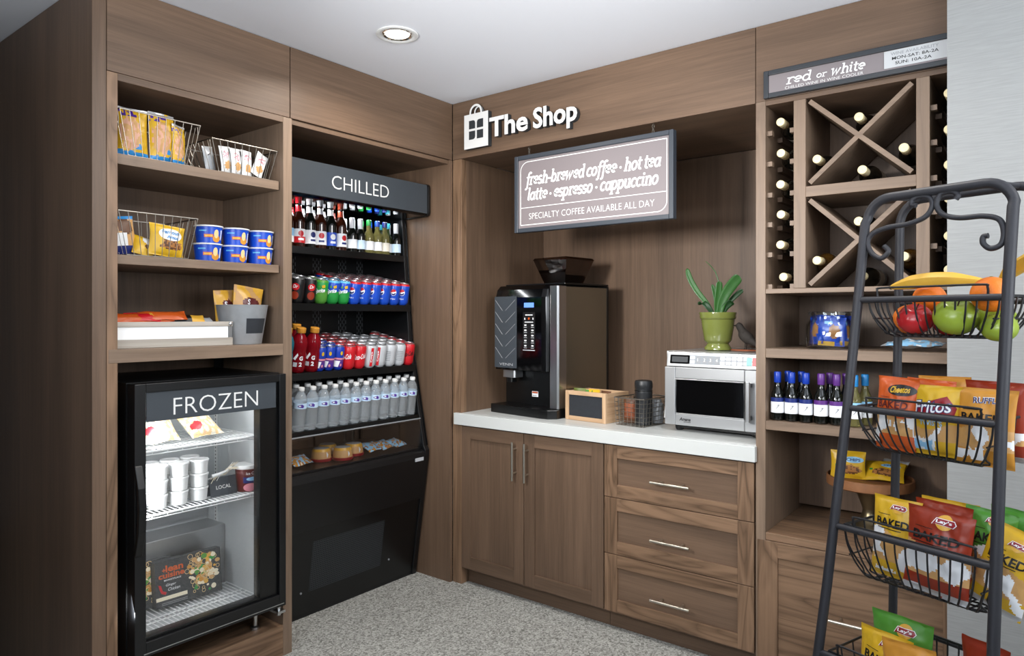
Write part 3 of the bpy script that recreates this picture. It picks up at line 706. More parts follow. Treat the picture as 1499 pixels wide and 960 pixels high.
# galvanised planter with snack bags
t = thing('metal_planter', 'round grey metal planter with chalk label on the lower shelf', 'planter', (-0.118, -1.137, 1.3005))
mb = MB(); mb.lathe([(.074, 0), (.076, .002), (.100, .155), (.102, .158), (.0995, .159), (.098, .156), (.0735, .004), (.001, .004)], 'galvanized', 40, cap=False); mb.lathe([(.001, 0), (.074, 0)], 'galvanized', 40, cap=False); mb.build('pot', t)
def pf(a_, b_, c): r = .076 + .024 * b_ / .155 + .0012 + c; return (r * math.cos(a_ / .09 - .05), r * math.sin(a_ / .09 - .05), b_)
mb = MB(); mb.patch([(-.028, .044), (.060, .044), (.064, .104), (-.028, .104)], 'chalkboard', pf, .012); mb.build('chalk_label', t, label='black chalkboard label')
def chex_col(sd):
    return lambda u, v: 'maroon' if blob(u, v, .55, .70, .28, .10, sd) else ('cream' if v < .52 and u > .3 else ('gold' if noise.noise(Vector((u * 3, v * 3, sd))) > 0 else 'tan'))
for i, (y, x, wd, h, yw, rl, lab) in enumerate([(-1.180, -.152, .092, .205, -.1, -.05, 'shorter tan snack bag at the back left of the metal planter'), (-1.136, -.108, .132, .222, .0, .14, 'taller golden snack bag leaning right in the metal planter')]):
    mb, fn = pack(wd, h, .04, chex_col(i + 3), 40 + i, 22, 34, 'tan', crinkle=.005)
    mb.text('Snack' if 0 else 'S', 'label_white', off(fn, .001, -.01, h * .66), h=.022, bold=.02, maxlen=.01)
    o = tag(mb.build('snack_bag'), lab, 'snack bag', 'tan snack bags in the metal planter'); onA(o, y, 1.315, x, yw, -.06, rl)

# ------------------------------------------------------------------ glass door freezer
t = thing('freezer', 'black upright display freezer with glass door and FROZEN sign', 'freezer', (-0.2, -1.335, 0.1425))
FR = (0.2, 1.335, -0.1425)   # undo the base offset so that the parts are written in room coordinates
def P(mb, name, bevel=0.0, label=None, parent=None):
    return mb.build(name, parent or t, bevel, label, loc=FR if parent is None else None)
Y0, Y1, Z0, Z1 = -1.632, -1.034, 0.235, 1.182
mb = MB(); mb.box(-.52, Y0, Z0, -.016, Y0 + .04, Z1, 'black_metal'); mb.box(-.52, Y1 - .04, Z0, -.016, Y1, Z1, 'black_metal')
mb.box(-.52, Y0 + .04, Z0, -.016, Y1 - .04, Z0 + .02, 'black_metal'); mb.box(-.52, Y0 + .04, Z1 - .03, -.016, Y1 - .04, Z1, 'black_metal'); mb.box(-.52, Y0 + .04, Z0 + .02, -.49, Y1 - .04, Z1 - .03, 'black_metal'); P(mb, 'case')
a, b = Y0 + .042, -1.098; mb = MB()
mb.box(-.488, a, .256, -.458, b, 1.150, 'fridge_white'); mb.box(-.458, a, .2565, -.02, a + .006, 1.150, 'fridge_white')
mb.box(-.458, b, .2565, -.02, Y1 - .041, 1.150, 'fridge_white'); mb.box(-.458, a + .006, .2565, -.02, b, .262, 'fridge_white'); mb.box(-.458, a + .006, 1.144, -.02, b, 1.150, 'fridge_white'); P(mb, 'liner')
mb = MB()
for yy in (a + .0065, b - .0025):
    for xx in (-.40, -.075):
        mb.box(xx, yy, .30, xx + .022, yy + .002, 1.13, 'white')
        for k in range(52): mb.box(xx + .008, yy - .0006, .31 + k * .0155, xx + .014, yy + .0026, .316 + k * .0155, 'charcoal')
P(mb, 'shelf_rail')
mb = MB(); mb.box(-.4575, a + .0065, .2625, -.312, b - .003, .522, 'aluminium'); P(mb, 'cooling_box', .003, 'metal cooling box at the back')
mb = MB(); mb.box(-.4575, a + .0065, .53, -.452, b - .003, .63, 'aluminium')
for r_ in range(2):
    for k in range(9): mb.box(-.452, a + .05 + k * .016, .585 + r_ * .016, -.4508, a + .06 + k * .016, .595 + r_ * .016, 'charcoal')
P(mb, 'evaporator_cover')
def wire_shelf(z, x0=-.445, x1=-.055):
    mb = MB(); ya, yb = a + .009, b - .005
    for k in range(27):
        y = ya + (yb - ya) * k / 26; mb.tube([(x0, y, z), (x1, y, z)], .0019, 'white_wire', 6)
    for x in (x0, x0 + (x1 - x0) * .5, x1 - .09): mb.tube([(x, ya, z - .003), (x, yb, z - .003)], .0028, 'white_wire', 6)
    mb.tube([(x1, ya, z - .001), (x1, yb, z - .001)], .0040, 'white_wire', 8); mb.tube([(x1, ya, z - .012), (x1, yb, z - .012)], .0022, 'white_wire', 6)
    for k in range(0, 27, 3):
        y = ya + (yb - ya) * k / 26; mb.tube([(x1, y, z), (x1, y, z - .012)], .0016, 'white_wire', 6)
    return P(mb, 'wire_shelf')
wire_shelf(.928); wire_shelf(.697); wire_shelf(.275, -.30)
for x in (-.48, -.06):
    for y in (Y0 + .05, Y1 - .08):
        P(MB().lathe([(.018, .1427), (.018, .152), (.010, .158), (.010, .2345)], 'steel', 14, Matrix.Translation((x, y, 0))), 'foot')
# door
dm = MB(); x0, x1 = -.014, .044; zt, zb = 1.1805, .242
dm.box(x0, Y0 + .002, zb, x1, -1.592, zt, 'black_metal'); dm.box(x0, -1.070, zb, x1, Y1 - .006, zt, 'black_metal')
dm.box(x0, -1.592, 1.150, x1, -1.070, zt, 'black_metal'); dm.box(x0, -1.592, zb, x1, -1.070, .292, 'black_metal')
dm.box(x0, -1.592, .292, .03, -1.588, 1.15, 'black_plastic'); dm.box(x0, -1.150, .292, .030, -1.070, 1.15, 'dark_grey_panel' if 0 else 'black_plastic'); dm.box(x0, -1.588, .292, .03, -1.15, .304, 'black_plastic')
dr_ = P(dm, 'door', .004)
MB().box(.016, -1.5885, .3035, .021, -1.1495, 1.1505, 'clear_glass').build('glass_pane', dr_)
sg = MB().box(.0335, -1.588, 1.047, .037, -1.082, 1.150, 'dark_grey_panel').build('sign_panel', dr_, .001, 'dark grey FROZEN header')
mb = MB(); mb.text('FROZEN', 'letter_white', lambda p, q, c: (.0376 + c, -1.495 + p, 1.063 + q), w=.332, h=.060, bold=-.012, depth=.0003); mb.build('lettering', sg, label='white capital letters FROZEN')
hb = MB(); hb.prism([(.044, .905), (.050, .90), (.074, .83), (.082, .76), (.076, .68), (.052, .60), (.044, .59), (.044, .62), (.062, .70), (.067, .76), (.060, .83), (.044, .88)], -1.632, -1.606, 'black_plastic', 'y'); hb.build('handle', dr_, .003)
tr_ = MB().box(.0442, -1.60, .252, .0462, -1.05, .2545, 'steel'); tr_.build('trim_strip', dr_, label='thin bright trim strip')
hg = MB(); hg.box(-.03, -1.075, .212, .04, -1.04, .222, 'steel'); hg.tube([(.02, -1.058, .20), (.02, -1.058, .24)], .008, 'steel', 10); P(hg, 'hinge')
area('freezer_lamp', (-.06, -1.345, 1.128), (-.30, -1.345, .5), .44, .03, 1.1, (.95, .98, 1.0))
area('freezer_lamp', (-.034, -1.565, .72), (-.30, -1.30, .6), .02, .7, 3.8, (.95, .98, 1.0))

# freezer contents
def pasta_col(sd):
    def c(u, v):
        if v > .70 and abs(u - .5) < .42 - (v - .72) * .6: return 'maroon'
        if .62 < v <= .74 and abs(u - .52) < .3: return 'charcoal' if sd == 2 else 'light_blue'
        if blob(u, v, .25, .30, .16, .13, sd): return 'red'
        return ['cream', 'bone', 'noodle', 'meat'][int((noise.noise(Vector((u * 11, v * 9, sd))) + 1) * 2) % 4]
    return c
for i, (y, x, z, lab, wd, tl, yw) in enumerate([(-1.470, -.16, .947, 'left sandwich pack with red ribbon title on the upper freezer shelf', .135, -1.0, -.12),
                                             (-1.290, -.16, .947, 'right sandwich pack with orange corner on the upper freezer shelf', .140, -1.0, .12),
                                             (-1.545, -.22, .947, 'sandwich pack half hidden behind the freezer door frame', .10, -.5, -.2)]):
    mb, fn = pack(wd, .155, .06, pasta_col(i + 1), 50 + i, 34, 40, 'bone', crinkle=.004)
    if i < 2:
        mb.text('RED', 'label_white', off(fn, .0015, -wd * .36, .126, .12), w=wd * .3, h=.017, bold=.02, maxlen=.01)
        mb.text('BARON', 'label_white', off(fn, .0015, -wd * .04, .128, -.08), w=wd * .42, h=.017, bold=.02, maxlen=.01)
        mb.text('MEAT TRIO', 'label_white', off(fn, .0015, -wd * .2, .102), w=wd * .42, h=.008, bold=.01, maxlen=.01)
    o = tag(mb.build('sandwich_pack'), lab, 'frozen sandwich', 'sandwich packs on the upper freezer shelf'); onA(o, y, z, x + .06, yw, tl)
def tub():
    mb = MB(); mb.lathe([(.028, 0), (.0295, .001), (.0335, .048), (.034, .049)], 'white', 28); o = mb.build('ice_tub')
    ld = MB().lathe([(.0345, .0435), (.0355, .0445), (.0358, .050), (.034, .0525), (.030, .0515), (.001, .0515)], 'white_gloss', 28, cap=False); ld.build('lid', o)
    return o
tb = tub(); first = True
for row, (xx, cols) in enumerate([(-.125, 3), (-.205, 3)]):
    for c_ in range(cols):
        for k in range(3):
            o = tb if first else copy_tree(tb); first = False
            n_ = ['leftmost', 'middle', 'right hand'][c_]; l_ = ['lowest', 'second', 'topmost'][k]
            tag(o, f'white lidded tub, {l_} of the {n_} {"front" if row == 0 else "rear"} stack in the freezer', 'tub', 'white tubs stacked in the freezer')
            place(o, (xx + .002 * k, -1.475 + .079 * c_ + (.004 if row else 0), .7005 + k * .0532), .3 * c_ + k)
t2 = thing('local_card', 'grey folded card reading LOCAL with straw bow between tubs and pint', 'sign card', (-.105, -1.222, .7005), PI / 2)
mb = MB(); mb.add([(-.056, 0, 0), (.056, 0, 0), (.056, .014, .072), (-.056, .014, .072), (-.056, .002, 0), (.056, .002, 0), (.056, .016, .072), (-.056, .016, .072)], [(0, 1, 2, 3), (7, 6, 5, 4), (0, 4, 5, 1), (2, 6, 7, 3), (0, 3, 7, 4), (1, 5, 6, 2)], 'dark_grey_panel')
mb.add([(-.056, .016, .072), (.056, .016, .072), (.056, .032, 0), (-.056, .032, 0), (-.056, .014, .072), (.056, .014, .072), (.056, .030, 0), (-.056, .030, 0)], [(0, 1, 2, 3), (7, 6, 5, 4), (1, 5, 6, 2), (0, 3, 7, 4), (2, 6, 7, 3)], 'dark_grey_panel')
c_ = mb.build('card', t2)
mb = MB(); mb.text('LOCAL', 'letter_white', lambda p, q, c: (p, .0055 + q * .194 - .0011 - .0004, .027 + q), w=.062, h=.014, bold=.012, align='c'); mb.build('lettering', c_, label='small white word LOCAL')
mb = MB()
for k in range(26):
    a0 = random.uniform(-.5, .5); L_ = random.uniform(.03, .07); s_ = 1 if k % 3 else -1
    p0 = (.0 + random.uniform(-.01, .01), .012, .078); mb.tube([p0, (p0[0] + s_ * L_ * .5, .008 + a0 * .02, .085 + abs(a0) * .02 + (.012 if s_ > 0 else -.004)), (p0[0] + s_ * L_, .004 + a0 * .03, .08 + (.032 if s_ > 0 else -.012) + a0 * .03)], .0011, 'straw' if k % 4 else 'white', 5)
mb.tube([(-.05, .004, .083), (-.02, 0, .088), (.012, .004, .094), (.035, .008, .106)], .007, 'white', 8, r2=.004)
mb.build('straw_bow', t2, label='pale straw bow')
t2 = thing('ice_cream_pint', 'ice cream pint with dark label at the right of the freezer shelf', 'ice cream', (-.115, -1.116, .7005), PI / 2)
mb = MB(); mb.lathe([(.041, 0), (.042, .001), (.0475, .098)], ['maroon', 'maroon'], 32)
def cy(p, q, c): r = .042 + .0055 * q / .098 + .0006 + c; return (r * math.sin(p / .045), -r * math.cos(p / .045), q)
mb.patch([(-.04, .036), (.04, .036), (.04, .060), (-.04, .060)], 'navy', cy, .01); mb.patch(circ(0, .052, .028, .008), 'light_blue', lambda p, q, c: cy(p, q, c + .0004), .01)
mb.patch(circ(-.012, .018, .028, .017), 'pink', cy, .01); mb.patch(circ(.026, .020, .016, .013), 'cookie', lambda p, q, c: cy(p, q, c + .0003), .01)
mb.text('Sweetwater Dairy' if 0 else 'Ice Cream', 'label_white', lambda p, q, c: cy(p - .028, q + .070, c + .0006), w=.056, h=.011, bold=.01, maxlen=.01)
mb.build('carton', t2)
MB().lathe([(.0485, .092), (.0505, .094), (.0508, .106), (.049, .108), (.046, .105), (.001, .105)], 'white', 32, cap=False).build('lid', t2)
def meal_box(label, y, yw, x):
    t2 = thing('frozen_meal_box', label, 'frozen meal', (x, y, .2835), rot=(0, 0, 0), group='frozen meal boxes on the freezer floor')
    W_, H_, D_ = .262, .175, .038
    mb = MB(); mb.box(-W_ / 2, 0, 0, W_ / 2, D_, H_, 'charcoal'); f = lambda p, q, c: (p - W_ / 2, -.0006 - c, q)
    mb.patch([(.0, .026), (.12, .026), (.12, .040), (.0, .040)], 'cream', f)
    rnd = random.Random(5)
    for k in range(150):
        px = .190 + rnd.gauss(0, .033); pz = .096 + rnd.gauss(0, .040)
        if not (.118 < px < .252 and .018 < pz < .166): continue
        rr = rnd.uniform(.005, .013)
        if k % 3 == 0: mb.add(*ring(px, pz, rr, f, .0004 + k * .00001), 'noodle')
        else: mb.patch(circ(px, pz, rr, rr * rnd.uniform(.6, 1), 10), ['noodle', 'cream', 'amber', 'chip', 'gold', 'tan', 'noodle', 'lime', 'chip', 'red', 'cream', 'green'][k % 12], lambda p, q, c: f(p, q, .0004 + k * .00001))
    mb.text('lean', 'orange', lambda p, q, c: f(p + .040, q + .130, .001), w=.068, h=.026, bold=.03)
    mb.text('+', 'orange', lambda p, q, c: f(p + .026, q + .132, .001), h=.014, bold=.03)
    mb.text('cuisine', 'orange', lambda p, q, c: f(p + .012, q + .108, .001), w=.100, h=.021, bold=.03)
    mb.text('MARKETPLACE', 'label_white', lambda p, q, c: f(p + .032, q + .097, .001), w=.066, h=.006, bold=.01)
    mb.text('Ginger', 'label_white', lambda p, q, c: f(p + .038, q + .074, .001), w=.04, h=.012, shear=.3)
    mb.text('Chicken', 'label_white', lambda p, q, c: f(p + .046, q + .058, .001), w=.046, h=.012, shear=.3)
    mb.patch([(.010, .088), (.020, .084), (.026, .062), (.040, .055), (.036, .046), (.020, .054), (.014, .070)], 'red', lambda p, q, c: f(p, q, .0008))
    for q_ in (.008, .014): mb.box(.02 - W_ / 2, -.0008, q_, .12 - W_ / 2, -.0004, q_ + .002, 'grey')
    mb.build('carton', t2)
    t2.rotation_euler = (Matrix.Rotation(PI / 2 + yw, 4, 'Z') @ Matrix.Rotation(-.12, 4, 'X')).to_euler()
    return t2
def ring(cx_, cz_, r_, f, c, n=12, w_=.0018):
    vs_ = []; fs = []
    for i in range(n):
        a_ = 2 * PI * i / n
        vs_ += [f(cx_ + r_ * math.cos(a_), cz_ + r_ * math.sin(a_), c), f(cx_ + (r_ - w_) * math.cos(a_), cz_ + (r_ - w_) * math.sin(a_), c)]
    for i in range(n):
        j = (i + 1) % n; fs.append((2 * i, 2 * j, 2 * j + 1, 2 * i + 1))
    return vs_, fs
meal_box('black frozen meal box with large noodle picture on the freezer floor', -1.302, -.04, -.215)
meal_box('black frozen meal box half hidden behind the door frame at left', -1.480, .0, -.262)
# ------------------------------------------------------------------ open front drinks cooler
t = thing('chilled_cooler', 'black open front drinks cooler with CHILLED header', 'drinks cooler', (-0.45, -0.5, FZ))
CB = (0.45, 0.5, -FZ)
def P(mb, name, bevel=0.0, label=None, parent=None): return mb.build(name, parent or t, bevel, label, loc=CB if parent is None else None)
YL, YR = -0.970, -0.034
def xf(z): return -.235 + (z - .015) * (.100 / .665)     # sloping front of the lower body
# side panels: the silhouette seen at the right end
side = [(-.78, FZ), (-.237, FZ), (-.137, .675), (-.137, .700), (-.150, .722), (-.262, 1.275), (-.318, 1.95), (-.318, 2.05), (-.78, 2.05)]
P(MB().prism(side, YR - .030, YR, 'black_metal', 'y'), 'side_panel', .003)
P(MB().prism(side, YL, YL + .030, 'black_metal', 'y'), 'side_panel', .003)
a, b = YL + .0302, YR - .0302
# bright edge strip along the slanted side panels
for y in (YR + .0003,):
    mb = MB(); mb.tube([(-.262, y - .004, 1.275), (-.318, y - .004, 1.94)], .005, 'black_gloss', 8); mb.tube([(-.262, y - .004, 1.275), (-.150, y - .004, .724)], .005, 'black_gloss', 8); P(mb, 'edge_trim')
mb = MB(); mb.box(-.765, a, FZ + .02, -.64, b, 2.04, 'black_metal')
P(mb, 'back_wall')
mb = MB()
for g in (.04, .20, .37, .53, .70, .83):
    for k in range(5):
        for r_ in range(34):
            z = .76 + r_ * .034 + (.017 if k % 2 else 0)
            mb.box(-.6395, a + g + k * .012, z, -.6388, a + g + k * .012 + .0022, z + .020, 'grey')
P(mb, 'air_slots').__setitem__('kind', 'stuff')
mb = MB(); mb.prism([(-.64, .10), (xf(.10) - .03, .10), (xf(.44) - .012, .44), (xf(.44), .44), (xf(.665), .665), (-.142, .690), (-.160, .702), (-.64, .702)], a, b, 'black_metal', 'y'); P(mb, 'front_panel')
# lower panel with a perforated grille
z0, z1 = FZ + .02, .436; lp = MB(); gy0, gy1, gz0, gz1 = -.735, -.30, .135, .372
def lpx(z): return xf(z) - .010
def sl(mb, y0, y1, za, zb, m, d=.006): 
    mb.add([(lpx(za), y0, za), (lpx(za), y1, za), (lpx(zb), y1, zb), (lpx(zb), y0, zb), (lpx(za) - d, y0, za), (lpx(za) - d, y1, za), (lpx(zb) - d, y1, zb), (lpx(zb) - d, y0, zb)],
           [(0, 1, 2, 3), (7, 6, 5, 4), (0, 4, 5, 1), (2, 6, 7, 3), (1, 5, 6, 2), (0, 3, 7, 4)], m)
sl(lp, a, gy0, z0, z1, 'black_plastic'); sl(lp, gy1, b, z0, z1, 'black_plastic'); sl(lp, gy0, gy1, z0, gz0, 'black_plastic'); sl(lp, gy0, gy1, gz1, z1, 'black_plastic'); pn = P(lp, 'kick_panel')
gm = MB(); nY, nZ = 44, 24
for i in range(nY + 1):
    y = gy0 + (gy1 - gy0) * i / nY; sl(gm, y - .0014, y + .0014, gz0, gz1, 'grille_grey', .002)
for j in range(nZ + 1):
    z = gz0 + (gz1 - gz0) * j / nZ; sl(gm, gy0, gy1, z - .0014, z + .0014, 'grille_grey', .0015)
gm.build('grille', pn)
mb = MB(); mb.box(-.40, gy0 + .02, .12, lpx(.135) - .035, gy1 - .11, .40, 'grey'); mb.box(-.40, gy1 - .10, .12, lpx(.135) - .03, gy1 - .03, .40, 'galvanized')
for k in range(9): mb.box(lpx(.135) - .036, gy0 + .03, .15 + k * .028, lpx(.135) - .032, gy1 - .12, .153 + k * .028, 'silver')
P(mb, 'condenser')
for y in (-.78, -.245): P(MB().lathe([(.005, 0), (.005, .004)], 'grey', 10, Matrix.Translation((lpx(.14 if y < -.5 else .15) + .000, y, .14 if y < -.5 else .15)) @ Matrix.Rotation(PI / 2, 4, 'Y')), 'screw')
P(MB().box(-.64, a, FZ, xf(.03) - .012, b, FZ + .035, 'black_metal'), 'base')
# header canopy
hp = [(-.70, 2.118), (-.150, 2.118), (-.140, 2.112), (-.136, 2.100), (-.136, 1.972), (-.140, 1.960), (-.155, 1.952), (-.330, 1.948), (-.345, 2.0), (-.70, 2.05)]
hd = P(MB().prism(hp, YL, YR - .016, 'black_metal', 'y'), 'header', .002)
MB().prism([(x + (.004 if x > -.2 else 0), z + (.003 if z > 2.05 else -.004)) for x, z in hp], YR - .0158, YR + .004, 'black_plastic', 'y').build('end_cap', hd, .004)
fp = MB().box(-.1358, YL + .002, 1.962, -.133, YR - .020, 2.114, 'dark_grey_panel').build('sign_panel', hd, .0008, 'dark grey CHILLED sign')
mb = MB(); mb.text('CHILLED', 'letter_white', lambda p, q, c: (-.1324 + c, -.676 + p, 2.006 + q), w=.350, h=.062, bold=-.012, depth=.0003); mb.build('lettering', fp, label='white capital letters CHILLED')
MB().add([(-.140, YL + .03, 1.9585), (-.155, YL + .03, 1.9505), (-.330, YL + .03, 1.9465), (-.140, b, 1.9585), (-.155, b, 1.9505), (-.330, b, 1.9465)], [(0, 1, 4, 3), (1, 2, 5, 4)], 'dark_mirror').build('mirror_panel', hd, 0, 'polished dark underside')
area('canopy_fill', (-.338, -.50, 1.944), (-.36, -.50, 0.9), .80, .02, 3.0, (.95, .98, 1.0))  # unseen lamp assumed under the canopy, added to light the shelves
# shelves and deck
SH = [(1.740, -.298), (1.470, -.248), (1.150, -.208), (.884, -.186)]
SLOPE = [0.0, R(11), R(11), R(8)]
def on_shelf(k, o, x, y, rz):
    """stand something on the sloping cooler shelf k"""
    z, xs = SH[k]; o.location = (x, y, z + .0006 + (xs - x) * math.tan(SLOPE[k]))
    o.rotation_euler = (Matrix.Rotation(SLOPE[k], 3, 'Y') @ Matrix.Rotation(rz, 3, 'Z')).to_euler()
for k, (z, x) in enumerate(SH):
    q = math.tan(SLOPE[k]); xb = -.632
    mb = MB(); mb.prism([(x - .004, z - .012), (x - .004, z), (xb, z + (x - xb) * q), (xb, z - .012 + (x - xb) * q)], a + .002, b - .002, 'black_metal', 'y')
    s_ = P(mb, 'shelf')
    MB().box(x - .004, a + .002, z - .030, x + .001, b - .002, z + .004, 'black_plastic').build('price_rail', s_, .001)
P(MB().box(-.635, a + .002, .703, -.165, b - .002, .712, 'black_metal'), 'deck')
gg = P(MB().box(-.172, a + .004, .705, -.168, b - .004, .866, 'clear_glass'), 'glass_guard')
MB().box(-.1735, a + .004, .866, -.1665, b - .004, .871, 'grey').build('guard_rail', gg)
P(MB().box(-.1365, YR - .105, .650, -.1345, YR - .045, .668, 'silver'), 'badge', 0, 'small silver badge')

# --- drinks: one builder per kind
def can_fn(a_, b_, c): r = .0331 + .0004 + c; return (r * math.sin(a_ / .0331), -r * math.cos(a_ / .0331), b_)
def sub(c0): return lambda a_, b_, c: can_fn(a_, b_, c + c0)
CANP = [(.024, 0), (.0275, .004), (.0331, .014), (.0331, .040), (.0331, .062), (.0331, .082), (.0331, .104), (.0275, .114)]
def can(bands, deco=None):
    mb = MB(); mb.lathe(CANP, bands, 24, cap=True)
    if deco: deco(mb)
    o = mb.build('soda_can')
    ld = MB().lathe([(.0277, .113), (.0285, .1160), (.0265, .1172), (.0245, .1135), (.001, .1135)], 'can_lid', 20, cap=False); ld.prism(circ(0, -.006, .006, .009, 10), .1137, .1145, 'can_lid'); ld.build('lid', o)
    return o
def d_pepsi(mb):
    mb.patch(circ(0, .068, .0155, .0175, 24), 'label_white', sub(.0), .008)
    mb.patch([(-.0135, .066)] + [(.0138 * math.cos(k), .070 + .0155 * math.sin(k)) for k in [PI - .15 - (PI - .5) * i / 10 for i in range(11)]] + [(.004, .071)], 'red', sub(.0005), .006)
    mb.patch([(-.012, .062), (0, .061), (.0125, .068), (.011, .058), (.004, .0525), (-.004, .0525), (-.010, .057)], 'navy', sub(.0005), .006)
    mb.text('pepsi', 'sky', sub(.0004), w=.022, h=.010, bold=.01, maxlen=.008, align='c') if 0 else mb.text('pepsi', 'label_white', lambda p, q, c: sub(.0004)(p, q + .028, c), w=.024, h=.010, maxlen=.008, align='c')
def d_sprite(mb):
    mb.patch([(.006, .088), (.022, .094), (.024, .080), (.010, .076)], 'yellow', sub(0), .008)
    mb.patch([(-.012, .080), (-.004, .092), (.002, .078)], 'lime', sub(.0), .008)
    mb.text('Sprite', 'label_white', lambda p, q, c: sub(.0005)(p, q + p * .18 + .048, c), w=.048, h=.026, bold=.03, shear=.2, maxlen=.008, align='c')
def d_drp(mb):
    mb.patch(circ(0, .078, .018, .017, 20), 'red', sub(0), .008); mb.patch(circ(0, .038, .018, .019, 20), 'brick', sub(0), .008)
    mb.text('Dr', 'label_white', lambda p, q, c: sub(.0005)(p, q + .072, c), w=.022, h=.016, bold=.02, shear=.2, maxlen=.008, align='c')
def d_coke(m_): 
    def d(mb): mb.text('Coca-Cola', m_, lambda p, q, c: sub(.0004)(p, q + .048 + p * .25, c), w=.062, h=.026, bold=.02, shear=.3, maxlen=.008, align='c')
    return d
def d_diet(mb):
    mb.patch([(.004, .010), (.018, .010), (.018, .104), (.004, .104)], 'red', sub(0), .012)
    mb.text('Coke', 'label_white', lambda p, q, c: sub(.0004)(.006 + q, .030 + p, c), w=.055, h=.009, bold=.02, shear=.2, maxlen=.008)
def d_grey(mb):
    for k in range(6): mb.patch([(-.016, .03 + k * .009), (.016, .03 + k * .009), (.016, .035 + k * .009), (-.016, .035 + k * .009)], 'grey', sub(0), .012)
def d_fruit(mb):
    mb.patch([(-.05, .052), (.05, .052), (.05, .060), (-.05, .060)], 'pink', sub(0), .008)
    mb.patch(circ(.010, .084, .008, .010, 14), 'yellow', sub(.0004), .008); mb.patch([(-.03, .016), (-.004, .016), (.006, .046), (-.03, .046)], 'label_white', sub(0), .008); mb.patch(circ(.012, .026, .006, .007, 10), 'pink', sub(.0003), .006)
def B(m_, top=None): return [m_] * 6 + [top or m_]
KIND = {'pepsi': (B('royal', 'red'), d_pepsi, 'blue cola can with red rim'), 'sprite': (['green', 'green', 'green', 'green', 'royal', 'royal', 'sky'], d_sprite, 'green and blue lemon can'),
        'lime': (['lime', 'lime', 'lime', 'lime', 'green', 'green', 'lime'], d_sprite, 'light green lemon can'),
        'drp': (B('black'), d_drp, 'black can with red discs'), 'coke': (B('red'), d_coke('label_white'), 'red cola can, white script'),
        'diet': (B('silver'), d_diet, 'silver can with red stripe'), 'grey': (B('silver'), d_grey, 'plain silver seltzer can'), 'fruit': (['blue', 'blue', 'purple', 'violet', 'blue', 'blue', 'blue'], d_fruit, 'slim purple fruit soda can'),
        'zero': (B('red'), d_coke('black'), 'red cola can, dark script')}
CANS = {}
def get_can(k):
    if k not in CANS:
        CANS[k] = can(KIND[k][0], KIND[k][1])
        if k == 'fruit': CANS[k].scale = (.8, .8, 1.0)
        return CANS[k]
    return copy_tree(CANS[k])
def can_rows(k_, order, xfr, rows, groupname, shelf, ys):
    seen = {}
    tot = {}
    for k in order: tot[k] = tot.get(k, 0) + 1
    rnd = random.Random(len(order))
    for i, k in enumerate(order):             # order runs from the right hand end
        idx = tot[k] - 1 - seen.get(k, 0); seen[k] = seen.get(k, 0) + 1
        for r_ in range(rows.get(k, 2)):
            y = ys[i]; x = xfr - .038 - r_ * .0668
            face = math.atan2(cam.location.y - y, cam.location.x - x) + PI / 2
            pos = f'{ORD(idx)} from left' if tot[k] > 1 else 'the only one'
            dep = 'front row' if r_ == 0 else f'{ORD(r_)} row back'
            o = get_can(k); tag(o, f'{KIND[k][2]}, {pos}, {dep}, {shelf}', 'soda can', groupname); on_shelf(k_, o, x, y, face + rnd.uniform(-.55, .35))
can_rows(1, ['pepsi'] * 6 + ['sprite'] * 2 + ['lime'] + ['drp'] * 2, -.248, {'pepsi': 5, 'sprite': 2, 'lime': 2, 'drp': 4}, 'soda cans on the second cooler shelf', 'upper shelf', [-.098 - .0667 * i for i in range(11)])
can_rows(2, ['zero', 'grey', 'grey', 'diet', 'diet', 'coke', 'coke', 'fruit', 'fruit', 'fruit'], -.208, {'coke': 5, 'zero': 5, 'diet': 5, 'grey': 4, 'fruit': 3}, 'soda cans on the third cooler shelf', 'lower shelf', [-.098 - .0667 * i for i in range(7)] + [-.560, -.614, -.668])
# sports drink bottles with orange caps at the left of the third shelf
def sport(m_, txt):
    mb = MB(); mb.lathe([(.028, 0), (.034, .006), (.036, .02), (.036, .085), (.033, .100), (.036, .115), (.036, .140), (.028, .165), (.016, .182), (.016, .186)], m_, 24)
    def f(a_, b_, c): r = .0364 + c; return (r * math.sin(a_ / .036), -r * math.cos(a_ / .036), b_)
    mb.text('G', 'label_white', lambda p, q, c: f(p + .004, q + .060, c), w=.016, h=.020, bold=.04, maxlen=.008); mb.text('2', 'label_white', lambda p, q, c: f(p + .004, q + .032, c), w=.014, h=.020, bold=.04, maxlen=.008)
    mb.patch([(-.022, .03), (-.004, .03), (-.004, .05), (-.022, .05)], 'silver', f, .008); mb.patch([(-.024, .066), (-.006, .094), (-.002, .084), (-.014, .060)], 'label_white', f, .008)
    o = mb.build('sports_drink'); MB().lathe([(.0205, .184), (.0215, .186), (.0215, .206), (.019, .208)], 'tan' if 0 else 'amber', 24).build('cap', o)
    return o
sd_ = sport('bottle_red_drink', 1)
for i, (x, y, lab) in enumerate([(-.250, -.858, 'teal sports drink bottle at the far left of the cooler'), (-.250, -.786, 'red sports drink bottle, left one of the front pair'), (-.250, -.712, 'red sports drink bottle beside the purple cans'), (-.330, -.756, 'red sports drink bottle standing behind the front pair')]):
    o = sport('bottle_teal_drink', 1) if i == 0 else sd_ if i == 1 else copy_tree(sd_)
    tag(o, lab, 'sports drink', 'sports drink bottles in the cooler'); on_shelf(2, o, x, y, PI / 2 - .35 - .2 * i)
